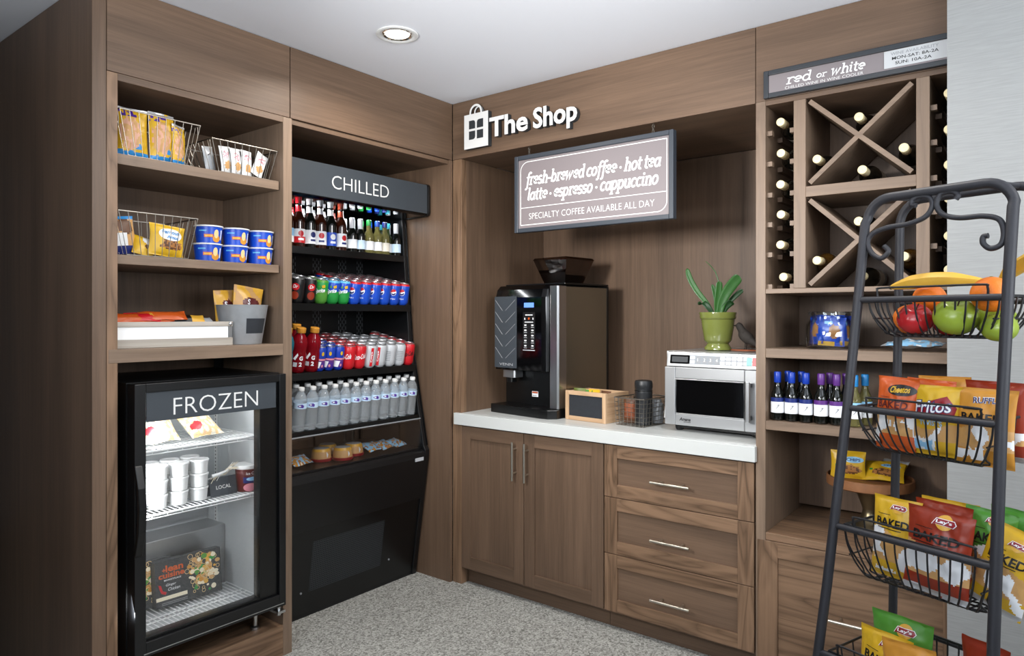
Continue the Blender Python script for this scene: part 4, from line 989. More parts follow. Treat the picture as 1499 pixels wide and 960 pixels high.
# water bottles
def water():
    mb = MB(); pr = [(.024, 0), (.029, .004), (.0305, .012)]
    for k in range(7): pr += [(.0305, .016 + k * .0125), (.0288, .022 + k * .0125)]
    pr += [(.0305, .106), (.0305, .134), (.0305, .138), (.029, .150), (.022, .170), (.0125, .184), (.0125, .189)]
    mb.lathe(pr, 'bottle_water', 22); o = mb.build('water_bottle')
    lb = MB(); lb.lathe([(.0309, .1075), (.0309, .133)], 'label_blue', 22, cap=False)
    def f(a_, b_, c): r = .0312 + c; return (r * math.sin(a_ / .031), -r * math.cos(a_ / .031), b_)
    lb.patch([(-.013, .116), (.012, .112), (.015, .122), (.006, .129), (-.006, .126), (-.014, .122)], 'purple', f, .008); lb.patch(circ(-.004, .121, .006, .003, 10), 'label_white', lambda p, q, c: f(p, q, c + .0004), .006)
    lb.build('wrap_label', o, label='pale blue and purple label')
    MB().lathe([(.0142, .186), (.0147, .187), (.0147, .200), (.0135, .202)], 'white', 20).build('cap', o, label='white cap')
    return o
wb = water(); first = True
for r_, n, x in ((0, 12, -.226), (1, 12, -.292)):
    for i in range(n):
        y = -.098 - i * .0634 + (.018 if r_ else 0)
        o = wb if first else copy_tree(wb); first = False
        tag(o, f'clear water bottle, {ORD(11 - i)} from the left in the {"front" if r_ == 0 else "rear"} row', 'water bottle', 'water bottles on the cooler shelf')
        on_shelf(3, o, x, y, PI / 2 - .5 + .13 * math.sin(i * 2.3 + r_))
# beer and wine bottles on the top shelf
def beer(glassm, lab1, lab2, foil, neck, h=.228):
    mb = MB(); s_ = h / .228
    mb.lathe([(.024, 0), (.0305, .004), (.0305, .120 * s_), (.029, .135 * s_), (.016, .172 * s_), (.0135, .185 * s_), (.0132, .222 * s_)], glassm, 24); o = mb.build('beer_bottle')
    lb = MB(); lb.lathe([(.0309, .022), (.0309, .052), (.0309, .088 * s_)], [lab1, lab2], 24, cap=False)
    def f(a_, b_, c): r = .0312 + c; return (r * math.sin(a_ / .031), -r * math.cos(a_ / .031), b_)
    lb.patch(circ(0, .066, .014, .014, 16), foil, f, .008); lb.patch([(-.014, .034), (.014, .034), (.014, .044), (-.014, .044)], 'label_white' if lab1 != 'label_white' else 'navy', f, .01)
    lb.build('body_label', o)
    MB().lathe([(.0165, .172 * s_), (.0140, .186 * s_), (.0138, .200 * s_)], neck, 20, cap=False).build('neck_label', o)
    MB().lathe([(.0148, .220 * s_), (.0152, .222 * s_), (.0148, .228 * s_), (.012, .230 * s_)], foil, 16).build('crown_cap', o)
    return o
def mini(glassm, labm, capm, h=.178):
    mb = MB(); mb.lathe([(.020, 0), (.0265, .004), (.0265, .085), (.023, .104), (.0125, .125), (.0118, h - .01)], glassm, 22); o = mb.build('wine_bottle')
    lb = MB(); lb.lathe([(.0269, .020), (.0269, .066)], labm, 22, cap=False); lb.build('body_label', o)
    MB().lathe([(.0128, h - (.055 if capm == 'silver' else .03)), (.0134, h - .028), (.0134, h - .002), (.0115, h)], capm, 18).build('screw_cap', o)
    return o
BEERS = [('bottle_brown', 'label_white', 'light_blue', 'label_white', 'navy', 'dark beer bottle with pale blue label, far left behind the stile'),
         ('bottle_brown', 'red', 'label_white', 'red', 'red', 'beer bottle with white over red label'), ('bottle_dark', 'label_white', 'label_white', 'navy', 'label_white', 'beer bottle with white label and white neck band'),
         ('bottle_brown', 'label_white', 'label_white', 'red', 'silver', 'brown beer bottle with white label and red lettering'), ('bottle_dark', 'royal', 'royal', 'label_white', 'label_white', 'beer bottle with bright blue label'),
         ('bottle_brown', 'label_white', 'label_white', 'red', 'brick', 'amber beer bottle with white label beside the small wines')]
by = [-.775, -.712, -.650, -.588, -.526, -.464]
for i, (g_, l1, l2, fo, ne, lab) in enumerate(BEERS):
    for r_ in range(2):
        o = beer(g_, l1, l2, fo, ne) if r_ == 0 else copy_tree(o)
        tag(o, lab if r_ == 0 else lab.replace(' bottle', ' bottle in the rear row', 1) , 'beer bottle', 'beer bottles on the top cooler shelf'); place(o, (-.338 - .068 * r_, by[i] + .004 * r_, 1.7405), PI / 2 - .4 + .2 * (i % 3))
MINIS = [('bottle_dark', 'label_white', 'silver', 'small dark sparkling wine with silver foil, left of the pair'), ('bottle_dark', 'label_blue', 'silver', 'small dark sparkling wine with silver foil, right of the pair'),
         ('bottle_white_wine', 'label_white', 'green', 'small white wine with green cap'), ('bottle_white_wine', 'label_white', 'royal', 'small white wine with blue cap on the top cooler shelf'), ('bottle_white_wine', 'bone', 'navy', 'small white wine with grey label and navy cap'),
         ('bottle_green', 'label_white', 'teal', 'small green wine bottle with teal cap'), ('bottle_dark', 'label_blue', 'silver', 'small dark bottle with silver foil at the right end')]
my = [-.396, -.342, -.285, -.228, -.175, -.128, -.096 + .004]
for i, (g_, l_, c_, lab) in enumerate(MINIS):
    for r_ in range(2):
        o = mini(g_, l_, c_) if r_ == 0 else copy_tree(o)
        tag(o, lab if r_ == 0 else 'rear row ' + lab, 'wine bottle', 'small wine bottles on the top cooler shelf'); place(o, (-.332 - .062 * r_ - (.03 if i == 5 else 0), my[i] - (.002 if i == 6 else 0), 1.7405), PI / 2 - .4)
# food on the deck behind the glass guard
def fruit_cup(label, x, y):
    t2 = thing('snack_cup', label, 'food cup', (x, y, .7125), group='domed snack cups on the cooler deck')
    MB().lathe([(.046, 0), (.05, .003), (.052, .014), (.05, .016)], 'deep_red', 24).build('base', t2, label='dark red base')
    mb = MB(); mb.lathe([(.048, .016), (.045, .050), (.038, .062), (.001, .064)], ['tan', 'gold', 'silver'], 24, cap=False); mb.patch([(.034, .01), (.0, .02), (.02, .04)], 'label_white', lambda a_, b_, c: (.0475 * math.cos(b_ * 8 - .2), .0475 * math.sin(b_ * 8 - .2), a_ + .016)); mb.build('dome', t2)
fruit_cup('domed snack cup with red base, left of the three', -.300, -.610); fruit_cup('domed snack cup with red base, front middle one', -.245, -.525); fruit_cup('domed snack cup with red base, right of the three', -.285, -.425); fruit_cup('domed snack cup with red base standing behind the others', -.37, -.520)
for i, (y, lab) in enumerate([(-.76, 'sandwich pack lying left of the domed cups'), (-.32, 'sandwich pack lying right of the domed cups'), (-.235, 'second sandwich pack right of the domed cups'), (-.15, 'sandwich pack at the right end of the cooler deck')]):
    mb, fn = pack(.11, .085, .022, (lambda s_: lambda u, v: ['tan', 'amber', 'light_blue', 'cookie', 'cream'][int((noise.noise(Vector((u * 4, v * 4, s_))) + 1) * 2.5) % 5])(i + 9), 60 + i, 14, 12, 'tan')
    o = tag(mb.build('sandwich_pack'), lab, 'packed sandwich', 'sandwich packs on the cooler deck'); onA(o, y, .730, -.225, .1 * i, -1.25)
t2 = thing('paper_cup', 'white paper cup at the left end of the cooler deck', 'cup', (-.30, -.835, .7125)); MB().lathe([(.028, 0), (.036, .085), (.034, .085), (.0265, .004)], 'white', 24, cap=False).lathe([(.001, .003), (.027, .004)], 'white', 24, cap=False).build('cup_body', t2); MB().lathe([(.037, .083), (.038, .086), (.037, .092), (.001, .093)], 'white_gloss', 24, cap=False).build('lid', t2)
# ------------------------------------------------------------------ signs
# shop sign on the fascia
t = thing('shop_sign', 'white raised sign reading The Shop with shopping bag emblem on the fascia', 'sign', (0.45, -0.002, 2.36))
def shopfn(p, q, c): return (p - .45, -.026 - c, q - 2.36)
def raised(mb, poly, holes=()):
    """white face on dark returns, standing off the fascia"""
    n = len(poly); f = [(x - .45, -.028, z - 2.36) for x, z in poly]; g = [(x - .45, -.001, z - 2.36) for x, z in poly]
    mb.add(f + g, [(i, i + n, (i + 1) % n + n, (i + 1) % n) for i in range(n)], 'charcoal')
mb = MB()
bx0, bx1, bz0, bz1 = .110, .270, 2.271, 2.446; px = [.143, .185, .196, .238]; pz = [2.316, 2.359, 2.370, 2.413]
raised(mb, [(bx0, bz0), (bx1, bz0), (bx1, bz1), (bx0, bz1)])
F_ = lambda x0, z0, x1, z1, m='letter_white', c=-.028: mb.add([(x0 - .45, c, z0 - 2.36), (x1 - .45, c, z0 - 2.36), (x1 - .45, c, z1 - 2.36), (x0 - .45, c, z1 - 2.36)], [(0, 1, 2, 3)], m)
F_(bx0, bz0, bx1, bz1)
for i, xs in enumerate(((px[0], px[1]), (px[2], px[3]))):
    for j, zs in enumerate(((pz[0], pz[1]), (pz[2], pz[3]))):
        x0, x1 = xs; z0, z1 = zs; r_ = .013; q = rrect(x0, z0, x1, z1, .003)
        # one rounded outer corner per pane
        q = [(x, z) for x, z in q]
        k = {(0, 0): [(x0, z0), (x1 - r_, z0), (x1 - r_ * .3, z0 + r_ * .3), (x1, z0 + r_), (x1, z1), (x0, z1)], (1, 0): [(x0, z0), (x1, z0), (x1, z1), (x0, z1)],
             (0, 1): [(x0, z0), (x1, z0), (x1, z1 - r_), (x1 - r_ * .3, z1 - r_ * .3), (x1 - r_, z1), (x0, z1)], (1, 1): [(x0, z0), (x1, z0), (x1, z1), (x0 + r_, z1), (x0 + r_ * .3, z1 - r_ * .3), (x0, z1 - r_)]}[(i, j)]
        mb.add([(x - .45, -.0286, z - 2.36) for x, z in k], [tuple(range(len(k)))], 'charcoal')
mb.build('bag_emblem', t)
mb = MB()
def arc(cx, r_, z0, top, y0, wdt, m):
    P_ = [(cx - r_, z0)] + [(cx - r_ * math.cos(PI * k / 14), top - r_ + r_ * math.sin(PI * k / 14) * 1.0) for k in range(15)] + [(cx + r_, z0)]
    Q_ = [(cx - r_ + wdt, z0)] + [(cx - (r_ - wdt) * math.cos(PI * k / 14), top - r_ + (r_ - wdt) * math.sin(PI * k / 14)) for k in range(15)] + [(cx + r_ - wdt, z0)]
    n = len(P_); vs_ = []
    for yy in (y0 - .006, y0):
        vs_ += [(x - .45, yy, z - 2.36) for x, z in P_] + [(x - .45, yy, z - 2.36) for x, z in Q_]
    fs = []; ms = []
    for i in range(n - 1):
        fs += [(i, i + 1, n + i + 1, n + i), (i, 2 * n + i, 2 * n + i + 1, i + 1), (n + i, n + i + 1, 3 * n + i + 1, 3 * n + i)]; ms += [m, 'charcoal', 'charcoal']
    mb.add(vs_, fs, ms)
arc(.186, .042, 2.446, 2.494, -.020, .011, 'letter_white'); arc(.196, .030, 2.446, 2.486, -.008, .008, 'letter_white'); mb.build('bag_handle', t)
for word, x0, w_, h_ in (('The', .277, .240, .0995), ('Shop', .548, .248, .128)):
    mb = MB(); vs_, fs, tw, th = text_geo(word, .028, 0, .12)
    kx, ky = w_ / tw, h_ / th; z0 = 2.306 if word == 'The' else 2.303 - .0265
    vv = [(x0 + a_ * kx - .45, -.015 - c / .12 * .013, z0 + b_ * ky - 2.36) for a_, b_, c in vs_]
    ms = ['letter_white' if all(abs(vs_[i][2] - .12) < 1e-4 for i in f) else 'charcoal' for f in fs]
    mb.add(vv, fs, ms); mb.build('lettering', t)

# hanging coffee sign
t = thing('hanging_sign', 'taupe framed coffee menu board hanging on chains over the counter', 'sign', (0.831, 0.016, 2.01))
def S(x0, z0, x1, z1, y0, y1, m, mb): mb.box(x0 - .831, y0 - .016, z0 - 2.01, x1 - .831, y1 - .016, z1 - 2.01, m)
mb = MB(); a0, a1, c0, c1 = .412, 1.251, 1.822, 2.197; fw = .021
S(a0, c0, a0 + fw, c1, 0, .034, 'slate_frame', mb); S(a1 - fw, c0, a1, c1, 0, .034, 'slate_frame', mb); S(a0 + fw, c0, a1 - fw, c0 + fw, 0, .034, 'slate_frame', mb); S(a0 + fw, c1 - fw, a1 - fw, c1, 0, .034, 'slate_frame', mb)
mb.build('frame', t, .003)
mb = MB(); S(a0 + fw - .001, c0 + fw - .001, a1 - fw + .001, c1 - fw + .001, .008, .028, 'sign_taupe', mb); pn = mb.build('panel', t)
def sf(p, q, c): return (p - .831, .0075 - .016 - c, q - 2.01)
mb = MB()
def line(pts, wd, m='letter_white'):
    for (x0, z0), (x1, z1) in zip(pts, pts[1:]):
        d_ = Vector((x1 - x0, z1 - z0)); l = d_.length; n = Vector((-d_.y, d_.x)) / l * wd / 2
        mb.add([sf(x0 + n.x, z0 + n.y, 0), sf(x0 - n.x, z0 - n.y, 0), sf(x1 - n.x, z1 - n.y, 0), sf(x1 + n.x, z1 + n.y, 0)], [(0, 1, 2, 3)], m)
bl, br, bb, bt, rr = .446, 1.219, 1.858, 2.164, .045
line([(bl, bb), (br - rr, bb)] + [(br - rr + rr * math.sin(k * PI / 16), bb + rr - rr * math.cos(k * PI / 16)) for k in range(1, 9)] + [(br, bt), (bl + rr, bt)] + [(bl + rr - rr * math.sin(k * PI / 16), bt - rr + rr * math.cos(k * PI / 16)) for k in range(1, 9)] + [(bl, bb)], .0035)
line([(bl, 1.9415), (br, 1.9415)], .003)
mb.build('border_line', pn)
SLAB_A = None
def slab(mb, s, x0, z0, w_, xh, fn, m='letter_white'): slab_text(mb, s, x0, z0, w_, xh, fn, m)
mb = MB()
slab_text(mb, 'fresh-brewed coffee \u2022 hot tea', .476, 2.050, .712, .040, sf)
slab_text(mb, 'latte \u2022 espresso \u2022 cappuccino', .484, 1.976, .692, .040, sf)
mb.text('SPECIALTY COFFEE AVAILABLE ALL DAY', 'letter_white', lambda p, q, c: sf(.497 + p, 1.884 + q, c), w=.664, h=.029, bold=-.012)
mb.build('lettering', pn)
for x in (.492, 1.152):
    mb = MB()
    for k, z in enumerate((2.2035, 2.2155, 2.2275)):
        lk = [(x - .831 + (.0045 * math.cos(q) if k % 2 == 0 else 0), (.0045 * math.cos(q) if k % 2 else 0), z - 2.01 + .009 * math.sin(q)) for q in [2 * PI * i / 12 for i in range(12)]]
        mb.tube(lk, .0013, 'chrome_wire', 6, True)
    mb.build('chain', t)

# wine sign
t = thing('wine_sign', 'long dark framed sign reading red or white above the wine rack', 'sign', (1.95, -0.012, 2.295))
def S(x0, z0, x1, z1, y0, y1, m, mb): mb.box(x0 - 1.95, y0 + .012, z0 - 2.295, x1 - 1.95, y1 + .012, z1 - 2.295, m)
mb = MB(); a0, a1, c0, c1 = 1.630, 2.32, 2.243, 2.347; fw = .018
S(a0, c0, a0 + fw, c1, -.022, -.001, 'sign_frame_dark', mb); S(a1 - fw, c0, a1, c1, -.022, -.001, 'sign_frame_dark', mb); S(a0 + fw, c0, a1 - fw, c0 + fw, -.022, -.001, 'sign_frame_dark', mb); S(a0 + fw, c1 - fw, a1 - fw, c1, -.022, -.001, 'sign_frame_dark', mb); mb.build('frame', t, .002)
mb = MB(); S(a0 + fw - .001, c0 + fw - .001, a1 - fw + .001, c1 - fw + .001, -.014, -.004, 'sign_taupe', mb); pn = mb.build('panel', t)
def wf(p, q, c): return (p - 1.95, -.0146 + .012 - c, q - 2.295)
mb = MB(); slab_text(mb, 'red', 1.712, 2.283, .088, .024, wf); slab_text(mb, 'or', 1.818, 2.285, .034, .015, wf); slab_text(mb, 'white', 1.868, 2.283, .110, .024, wf)
mb.text('CHILLED WINE IN WINE COOLER', 'letter_white', lambda p, q, c: wf(1.708 + p, 2.2655 + q, c), w=.268, h=.0105, bold=-.008); mb.build('lettering', pn)
pl = MB(); S(2.041, 2.268, 2.318, 2.3275, -.0165, -.0142, 'plate_grey', pl); p_ = pl.build('hours_plate', pn, .001, 'white opening hours plate')
mb = MB()
for s_, x, z, w_, h_, m in (('WINE AVAILABILITY', 2.062, 2.3095, .142, .0105, 'grey'), ('MON-SAT: 8A-2A', 2.066, 2.2935, .138, .0105, 'black'), ('SUN: 10A-2A', 2.076, 2.2765, .108, .0105, 'black')):
    mb.text(s_, m, lambda p, q, c: wf(x + p, z + q, c + .0026), w=w_, h=h_, bold=.012)
mb.build('lettering', p_)

# ------------------------------------------------------------------ coffee machine
t = thing('coffee_machine', 'black and steel bean to cup coffee machine on the white counter', 'coffee machine', (0.385, 0.150, 0.9105), R(-6))
def P(mb, name, bevel=0.0, label=None, parent=None): return mb.build(name, parent or t, bevel, label)
Wm = .208
mb = MB(); mb.prism([(-Wm - .012, -.05), (Wm - .08, -.062), (Wm - .03, -.055), (Wm + .002, -.02), (Wm + .002, .10), (-Wm - .012, .10)], 0, .044, 'black_plastic'); 
mb.box(-Wm + .01, .1001, 0, Wm, .39, .03, 'black_plastic'); P(mb, 'drip_tray', .003)
mb = MB(); mb.box(-Wm, .055, .0445, Wm - .058, .10, .66, 'black_plastic'); P(mb, 'spout_backplate')
mb = MB(); mb.box(-Wm + .002, .1005, .0445, Wm - .060, .40, .662, 'black_metal'); P(mb, 'body', .002)
mb = MB(); mb.prism([(Wm - .0575, -.004), (Wm - .012, -.004), (Wm - .004, .004), (Wm - .004, .06), (Wm - .0575, .06)], .046, .655, 'steel'); P(mb, 'corner_column', .002, 'vertical brushed steel corner')
P(MB().box(Wm - .0595, .0605, .046, Wm - .006, .40, .652, 'machine_side'), 'side_plate', .001, 'brushed steel side')
P(MB().box(Wm - .0595, .4005, .046, Wm - .004, .415, .662, 'black_plastic'), 'rear_cover')
P(MB().box(-Wm + .002, .05, .6625, Wm - .004, .415, .672, 'black_plastic'), 'lid', .003)
# front door: rounded block carrying the two panels
dp = [(-Wm - .008, .05), (-Wm - .008, -.015), (-Wm + .006, -.030), (Wm - .090, -.030), (Wm - .066, -.020), (Wm - .060, .0), (Wm - .060, .05)]
mb = MB(); n = len(dp); L_ = [(.225, 1.0, 0), (.235, 1.0, 0), (.60, 1.0, 0), (.640, 1.0, .012), (.662, 1.0, .036)]
vs_ = []
for z, k, dy in L_:
    vs_ += [(x, min(y + dy, .05) if y < .049 else .05, z) for x, y in dp]
fs = []
for j in range(len(L_) - 1):
    for i in range(n): fs.append((j * n + i, j * n + (i + 1) % n, (j + 1) * n + (i + 1) % n, (j + 1) * n + i))
fs += [tuple(range(n - 1, -1, -1)), tuple((len(L_) - 1) * n + i for i in range(n))]
mb.add(vs_, fs, 'black_gloss'); dr_ = P(mb, 'door', .004)
mb = MB(); mb.box(-Wm + .000, -.0335, .236, -.050, -.0302, .606, 'dark_grey_panel'); pz_ = mb.build('grey_panel', dr_, .001, 'grey panel with chevron lines')
mb = MB()
for k in range(5):
    z = .590 - k * .062
    for sx in (1, -1):
        x0, x1 = (-Wm + .006, -.150) if sx == 1 else (-.058, -.128)
        d_ = .055
        mb.add([(x0, -.0339, z), (x0, -.0339, z - .0025), (x1, -.0339, z - d_ - .0025), (x1, -.0339, z - d_)], [(0, 1, 2, 3)], 'silver' if sx == 1 else 'grey')
mb.text('FILTERBREW' if 0 else 'VENN', 'silver', lambda p, q, c: (-.172 + p, -.0339, .248 + q), w=.096, h=.013, bold=-.01); mb.build('chevron', pz_)
mb = MB(); mb.box(.002, -.0318, .548, .068, -.0303, .572, 'display_blue'); mb.build('display', dr_, label='small blue display')
mb = MB(); mb.box(-.006, -.0312, .345, .076, -.0303, .525, 'black'); bt = mb.build('button_panel', dr_)
mb = MB()
for r_ in range(5):
    for x in (.004, .052): mb.box(x, -.0316, .455 - r_ * .026, x + .014, -.0312, .462 - r_ * .026, 'label_white'); mb.box(x - .003, -.0316, .446 - r_ * .026, x + .017, -.0312, .4485 - r_ * .026, 'silver')
mb.box(.010, -.0316, .508, .060, -.0312, .512, 'label_white'); mb.box(.006, -.0316, .472, .064, -.0312, .476, 'label_white'); mb.prism(circ(.035, .492, .006, .006, 12), -.0316, -.0312, 'orange', 'y')
for x in (.004, .060): mb.box(x, -.0316, .486, x + .006, -.0312, .496, 'label_white')
mb.box(-.006, -.0316, .330, .076, -.0312, .334, 'silver'); mb.build('button', bt)
mb = MB(); mb.prism(rrect(-.165, -.02, -.075, .05, .012), .185, .2245, 'steel'); mb.prism(rrect(-.14, -.015, -.10, .03, .01), .16, .185, 'black_plastic'); P(mb, 'spout', .002)
mb = MB(); mb.box(-.020, .0535, .088, .022, .0549, .116, 'label_white'); mb.box(-.018, .0531, .106, .020, .0535, .114, 'orange'); mb.box(-.016, .0531, .092, .012, .0535, .096, 'grey'); P(mb, 'warning_sticker')
def fr4(x0, y0, x1, y1, X0, Y0_, X1, Y1_, z0, z1, m, mb, th=.004):
    o0 = [(x0, y0, z0), (x1, y0, z0), (x1, y1, z0), (x0, y1, z0)]; o1 = [(X0, Y0_, z1), (X1, Y0_, z1), (X1, Y1_, z1), (X0, Y1_, z1)]
    i0 = [(x0 + th, y0 + th, z0), (x1 - th, y0 + th, z0), (x1 - th, y1 - th, z0), (x0 + th, y1 - th, z0)]; i1 = [(X0 + th, Y0_ + th, z1), (X1 - th, Y0_ + th, z1), (X1 - th, Y1_ - th, z1), (X0 + th, Y1_ - th, z1)]
    v_ = o0 + o1 + i0 + i1; f_ = [(3, 2, 1, 0)]
    for k in range(4):
        j = (k + 1) % 4; f_ += [(k, j, 4 + j, 4 + k), (8 + j, 8 + k, 12 + k, 12 + j), (4 + k, 4 + j, 12 + j, 12 + k)]
    mb.add(v_, f_, m)
hp_ = MB(); fr4(-.030, .165, .110, .31, -.072, .123, .152, .352, .6725, .798, 'smoke_plastic', hp_); hp_ = P(hp_, 'bean_hopper', 0, 'smoked transparent bean hopper')
mb = MB(); fr4(-.075, .120, .155, .355, -.068, .127, .148, .348, .7983, .810, 'smoke_plastic', mb); mb.build('hopper_lid', hp_)
mb = MB(); rnd = random.Random(3)
mb.add([(-.024, .171, .678), (.104, .171, .678), (.104, .304, .678), (-.024, .304, .678), (-.042, .152, .733), (.122, .152, .731), (.122, .322, .738), (-.042, .322, .736), (.04, .24, .746)],
       [(3, 2, 1, 0), (0, 1, 5, 4), (1, 2, 6, 5), (2, 3, 7, 6), (3, 0, 4, 7), (4, 5, 8), (5, 6, 8), (6, 7, 8), (7, 4, 8)], 'bean_brown'); bn = mb.build('coffee_beans', hp_); bn['kind'] = 'stuff'

# timber crate with chalk front and tea sachets
t = thing('timber_crate', 'small pale timber crate with chalkboard front beside the coffee machine', 'crate', (0.735, 0.135, 0.9105), R(-6))
W2, D2, H2, f_ = .121, .19, .142, .020
mb = MB(); mb.box(-W2, 0, 0, -W2 + f_, .014, H2, 'pale_timber_z'); mb.box(W2 - f_, 0, 0, W2, .014, H2, 'pale_timber_z'); mb.box(-W2 + f_, 0, 0, W2 - f_, .014, f_, 'pale_timber_x'); mb.box(-W2 + f_, 0, H2 - f_, W2 - f_, .014, H2, 'pale_timber_x'); mb.build('front_frame', t, .0015)
MB().box(-W2 + f_ - .001, .006, f_ - .001, W2 - f_ + .001, .012, H2 - f_ + .001, 'chalkboard').build('chalkboard', t)
for x in (-W2, W2 - .012): MB().box(x, .0142, 0, x + .012, D2, H2 - .003, 'pale_timber_y').build('side_board', t, .001)
MB().box(-W2 + .0122, D2 - .012, 0, W2 - .0122, D2, H2 - .004, 'pale_timber_x').build('back_board', t, .001)
MB().box(-W2 + .0122, .0142, 0, W2 - .0122, D2 - .0122, .010, 'pale_timber_x').build('base_board', t)
CR = t
for i, (x, y, yw, m, lab) in enumerate([(-.075, .05, .2, 'olive', 'olive tea sachet at the left of the timber crate'), (-.03, .055, -.2, 'lime', 'light green tea sachet in the timber crate'), (.012, .05, .1, 'yellow', 'yellow tea sachet near the front of the timber crate'), (-.05, .10, .3, 'tan', 'tan tea sachet standing behind the green ones'), (.05, .09, -.15, 'brown', 'brown tea sachet at the right of the timber crate')]):
    mb, fn = pack(.062, .138 - .006 * (i % 2) if i < 3 else .13, .012, (lambda m_: lambda u, v: m_)(m), 80 + i, 10, 14, m, crinkle=.003)
    o = tag(mb.build('tea_sachet'), lab, 'tea sachet', 'tea sachets in the timber crate')
    o.matrix_world = Matrix.Translation((0.735, 0.135, 0.9105)) @ Matrix.Rotation(R(-6), 4, 'Z') @ Matrix.Translation((x, y, .0125)) @ Matrix.Rotation(yw, 4, 'Z') @ Matrix.Rotation(-.08, 4, 'X')
    o.location, o.rotation_euler = o.matrix_world.to_translation(), o.matrix_world.to_euler()

# wire grid basket with black canister
t = thing('grid_basket', 'grey wire grid basket holding a black canister beside the microwave', 'wire basket', (0.974, 0.135, 0.9105), R(-7))
bw0, bw1, d0, d1, hh = .074, .082, .185, .205, .125
def bc(fx, fy, z):
    k = z / hh; ww = bw0 + (bw1 - bw0) * k; dd0 = -.004 * k; dd1 = d0 + (d1 - d0) * k
    return (-ww + 2 * ww * fx, dd0 + (dd1 - dd0) * fy, z + .002)
mb = MB(); mb.tube([bc(0, 0, hh), bc(1, 0, hh), bc(1, 1, hh), bc(0, 1, hh)], .0028, 'chrome_wire', 8, True); mb.build('rim', t)
mb = MB()
for j in range(6): 
    z = hh * j / 6; mb.tube([bc(0, 0, z), bc(1, 0, z), bc(1, 1, z), bc(0, 1, z)], .0013, 'chrome_wire', 6, True)
for i in range(8):
    q = i / 7; mb.tube([bc(q, 0, hh), bc(q, 0, 0), bc(q, 1, 0), bc(q, 1, hh)], .0013, 'chrome_wire', 6)
for i in range(9):
    q = i / 8; mb.tube([bc(0, q, hh), bc(0, q, 0), bc(1, q, 0), bc(1, q, hh)], .0013, 'chrome_wire', 6)
mb.build('wire_mesh', t)
def inbasket(o, x, y, z, rz=0.0):
    o.matrix_world = Matrix.Translation((0.974, 0.135, 0.9105)) @ Matrix.Rotation(R(-7), 4, 'Z') @ Matrix.Translation((x, y, z)) @ Matrix.Rotation(rz, 4, 'Z')
    o.location, o.rotation_euler = o.matrix_world.to_translation(), o.matrix_world.to_euler(); return o
mb = MB(); mb.lathe([(.036, 0), (.040, .003), (.040, .140), (.0405, .143), (.0405, .155), (.039, .165), (.0415, .170), (.0415, .190), (.038, .202), (.030, .204)], 'canister_black', 36); mb.tube([(.0418 * math.cos(q), .0418 * math.sin(q), .1565) for q in [2 * PI * k / 30 for k in range(30)]], .0012, 'black_gloss', 5, True)
inbasket(tag(mb.build('canister'), 'tall matte black canister standing in the wire grid basket', 'canister'), .026, .075, .004)
mb, fn = pack(.06, .115, .03, lambda u, v: 'rust' if .2 < v < .8 else 'brown', 90, 12, 16, 'brown'); inbasket(tag(mb.build('stirrer_pack'), 'rust brown packet behind the basket wires left of the canister', 'packet'), -.045, .065, .005, .1)
for i, (x, y, h_) in enumerate([(-.045, .135, .118), (.045, .155, .11)]):
    mb = MB(); mb.lathe([(.026, 0), (.03, .003), (.031, h_ - .02), (.022, h_ - .01), (.022, h_)], 'black_plastic' if i == 0 else 'grey', 24)
    inbasket(tag(mb.build('creamer_jar'), ['black jar at the back left of the wire grid basket', 'grey jar at the back right of the wire grid basket'][i], 'jar'), x, y, .004)

# ------------------------------------------------------------------ microwave
t = thing('microwave', 'stainless steel commercial microwave at the right end of the white counter', 'microwave', (1.362, 0.136, 0.9105))
def P(mb, name, bevel=0.0, label=None, parent=None): return mb.build(name, parent or t, bevel, label)
X0, X1, Zb, Zt = -.212, .212, .026, .350
P(MB().box(X0 + .006, .0325, Zb, X1 - .006, .54, Zt, 'steel_brushed'), 'case', .003)
for x in (-.17, .17):
    for y in (.06, .48): P(MB().lathe([(.014, 0), (.018, .004), (.018, .0258)], 'rubber', 16, Matrix.Translation((x, y, 0))), 'foot')
P(MB().box(X0 + .03, .04, .012, X1 - .01, .50, .0255, 'black_plastic'), 'base_plate')
mb = MB(); mb.add([(X0 - .004, .030, .290), (X0 + .002, .014, .350), (X0 + .002, .10, .350), (X0 - .020, .16, .05), (X0 - .020, .032, .05)] , [(0, 1, 2, 3, 4)], 'white')
mb.add([(X0 + .005, .030, .290), (X0 + .005, .014, .350), (X0 + .005, .10, .350), (X0 + .005, .16, .05), (X0 + .005, .032, .05)], [(4, 3, 2, 1, 0)], 'white')
k = len(mb.v); mb.f += [[i, (i + 1) % 5, (i + 1) % 5 + 5, i + 5][::-1] for i in range(5)]; mb.m += [0] * 5; mb.s += [False] * 5
sc_ = P(mb, 'air_intake', .001, 'white ribbed side intake')
mb = MB()
for r_ in range(22): 
    z = .06 + r_ * .0105; k = (z - .05) / .3
    mb.box(X0 - .0215 + .022 * k, .036, z, X0 - .016 + .022 * k, .15 - .05 * k, z + .004, 'silver')
mb.build('intake_rib', sc_)
cp = MB(); cp.add([(X0 + .003, .006, .283), (X1, .006, .283), (X1, .016, .346), (X0 + .003, .016, .346), (X0 + .003, .032, .283), (X1, .032, .283), (X1, .032, .349), (X0 + .003, .032, .349)],
   [(0, 1, 2, 3), (7, 6, 5, 4), (0, 4, 5, 1), (3, 2, 6, 7), (1, 5, 6, 2), (0, 3, 7, 4)], 'steel_brushed'); cpo = P(cp, 'control_fascia', .003)
def cf(p, q, c): return (X0 + p, .006 + (q - .283) * .159 - .0006 - c, q)
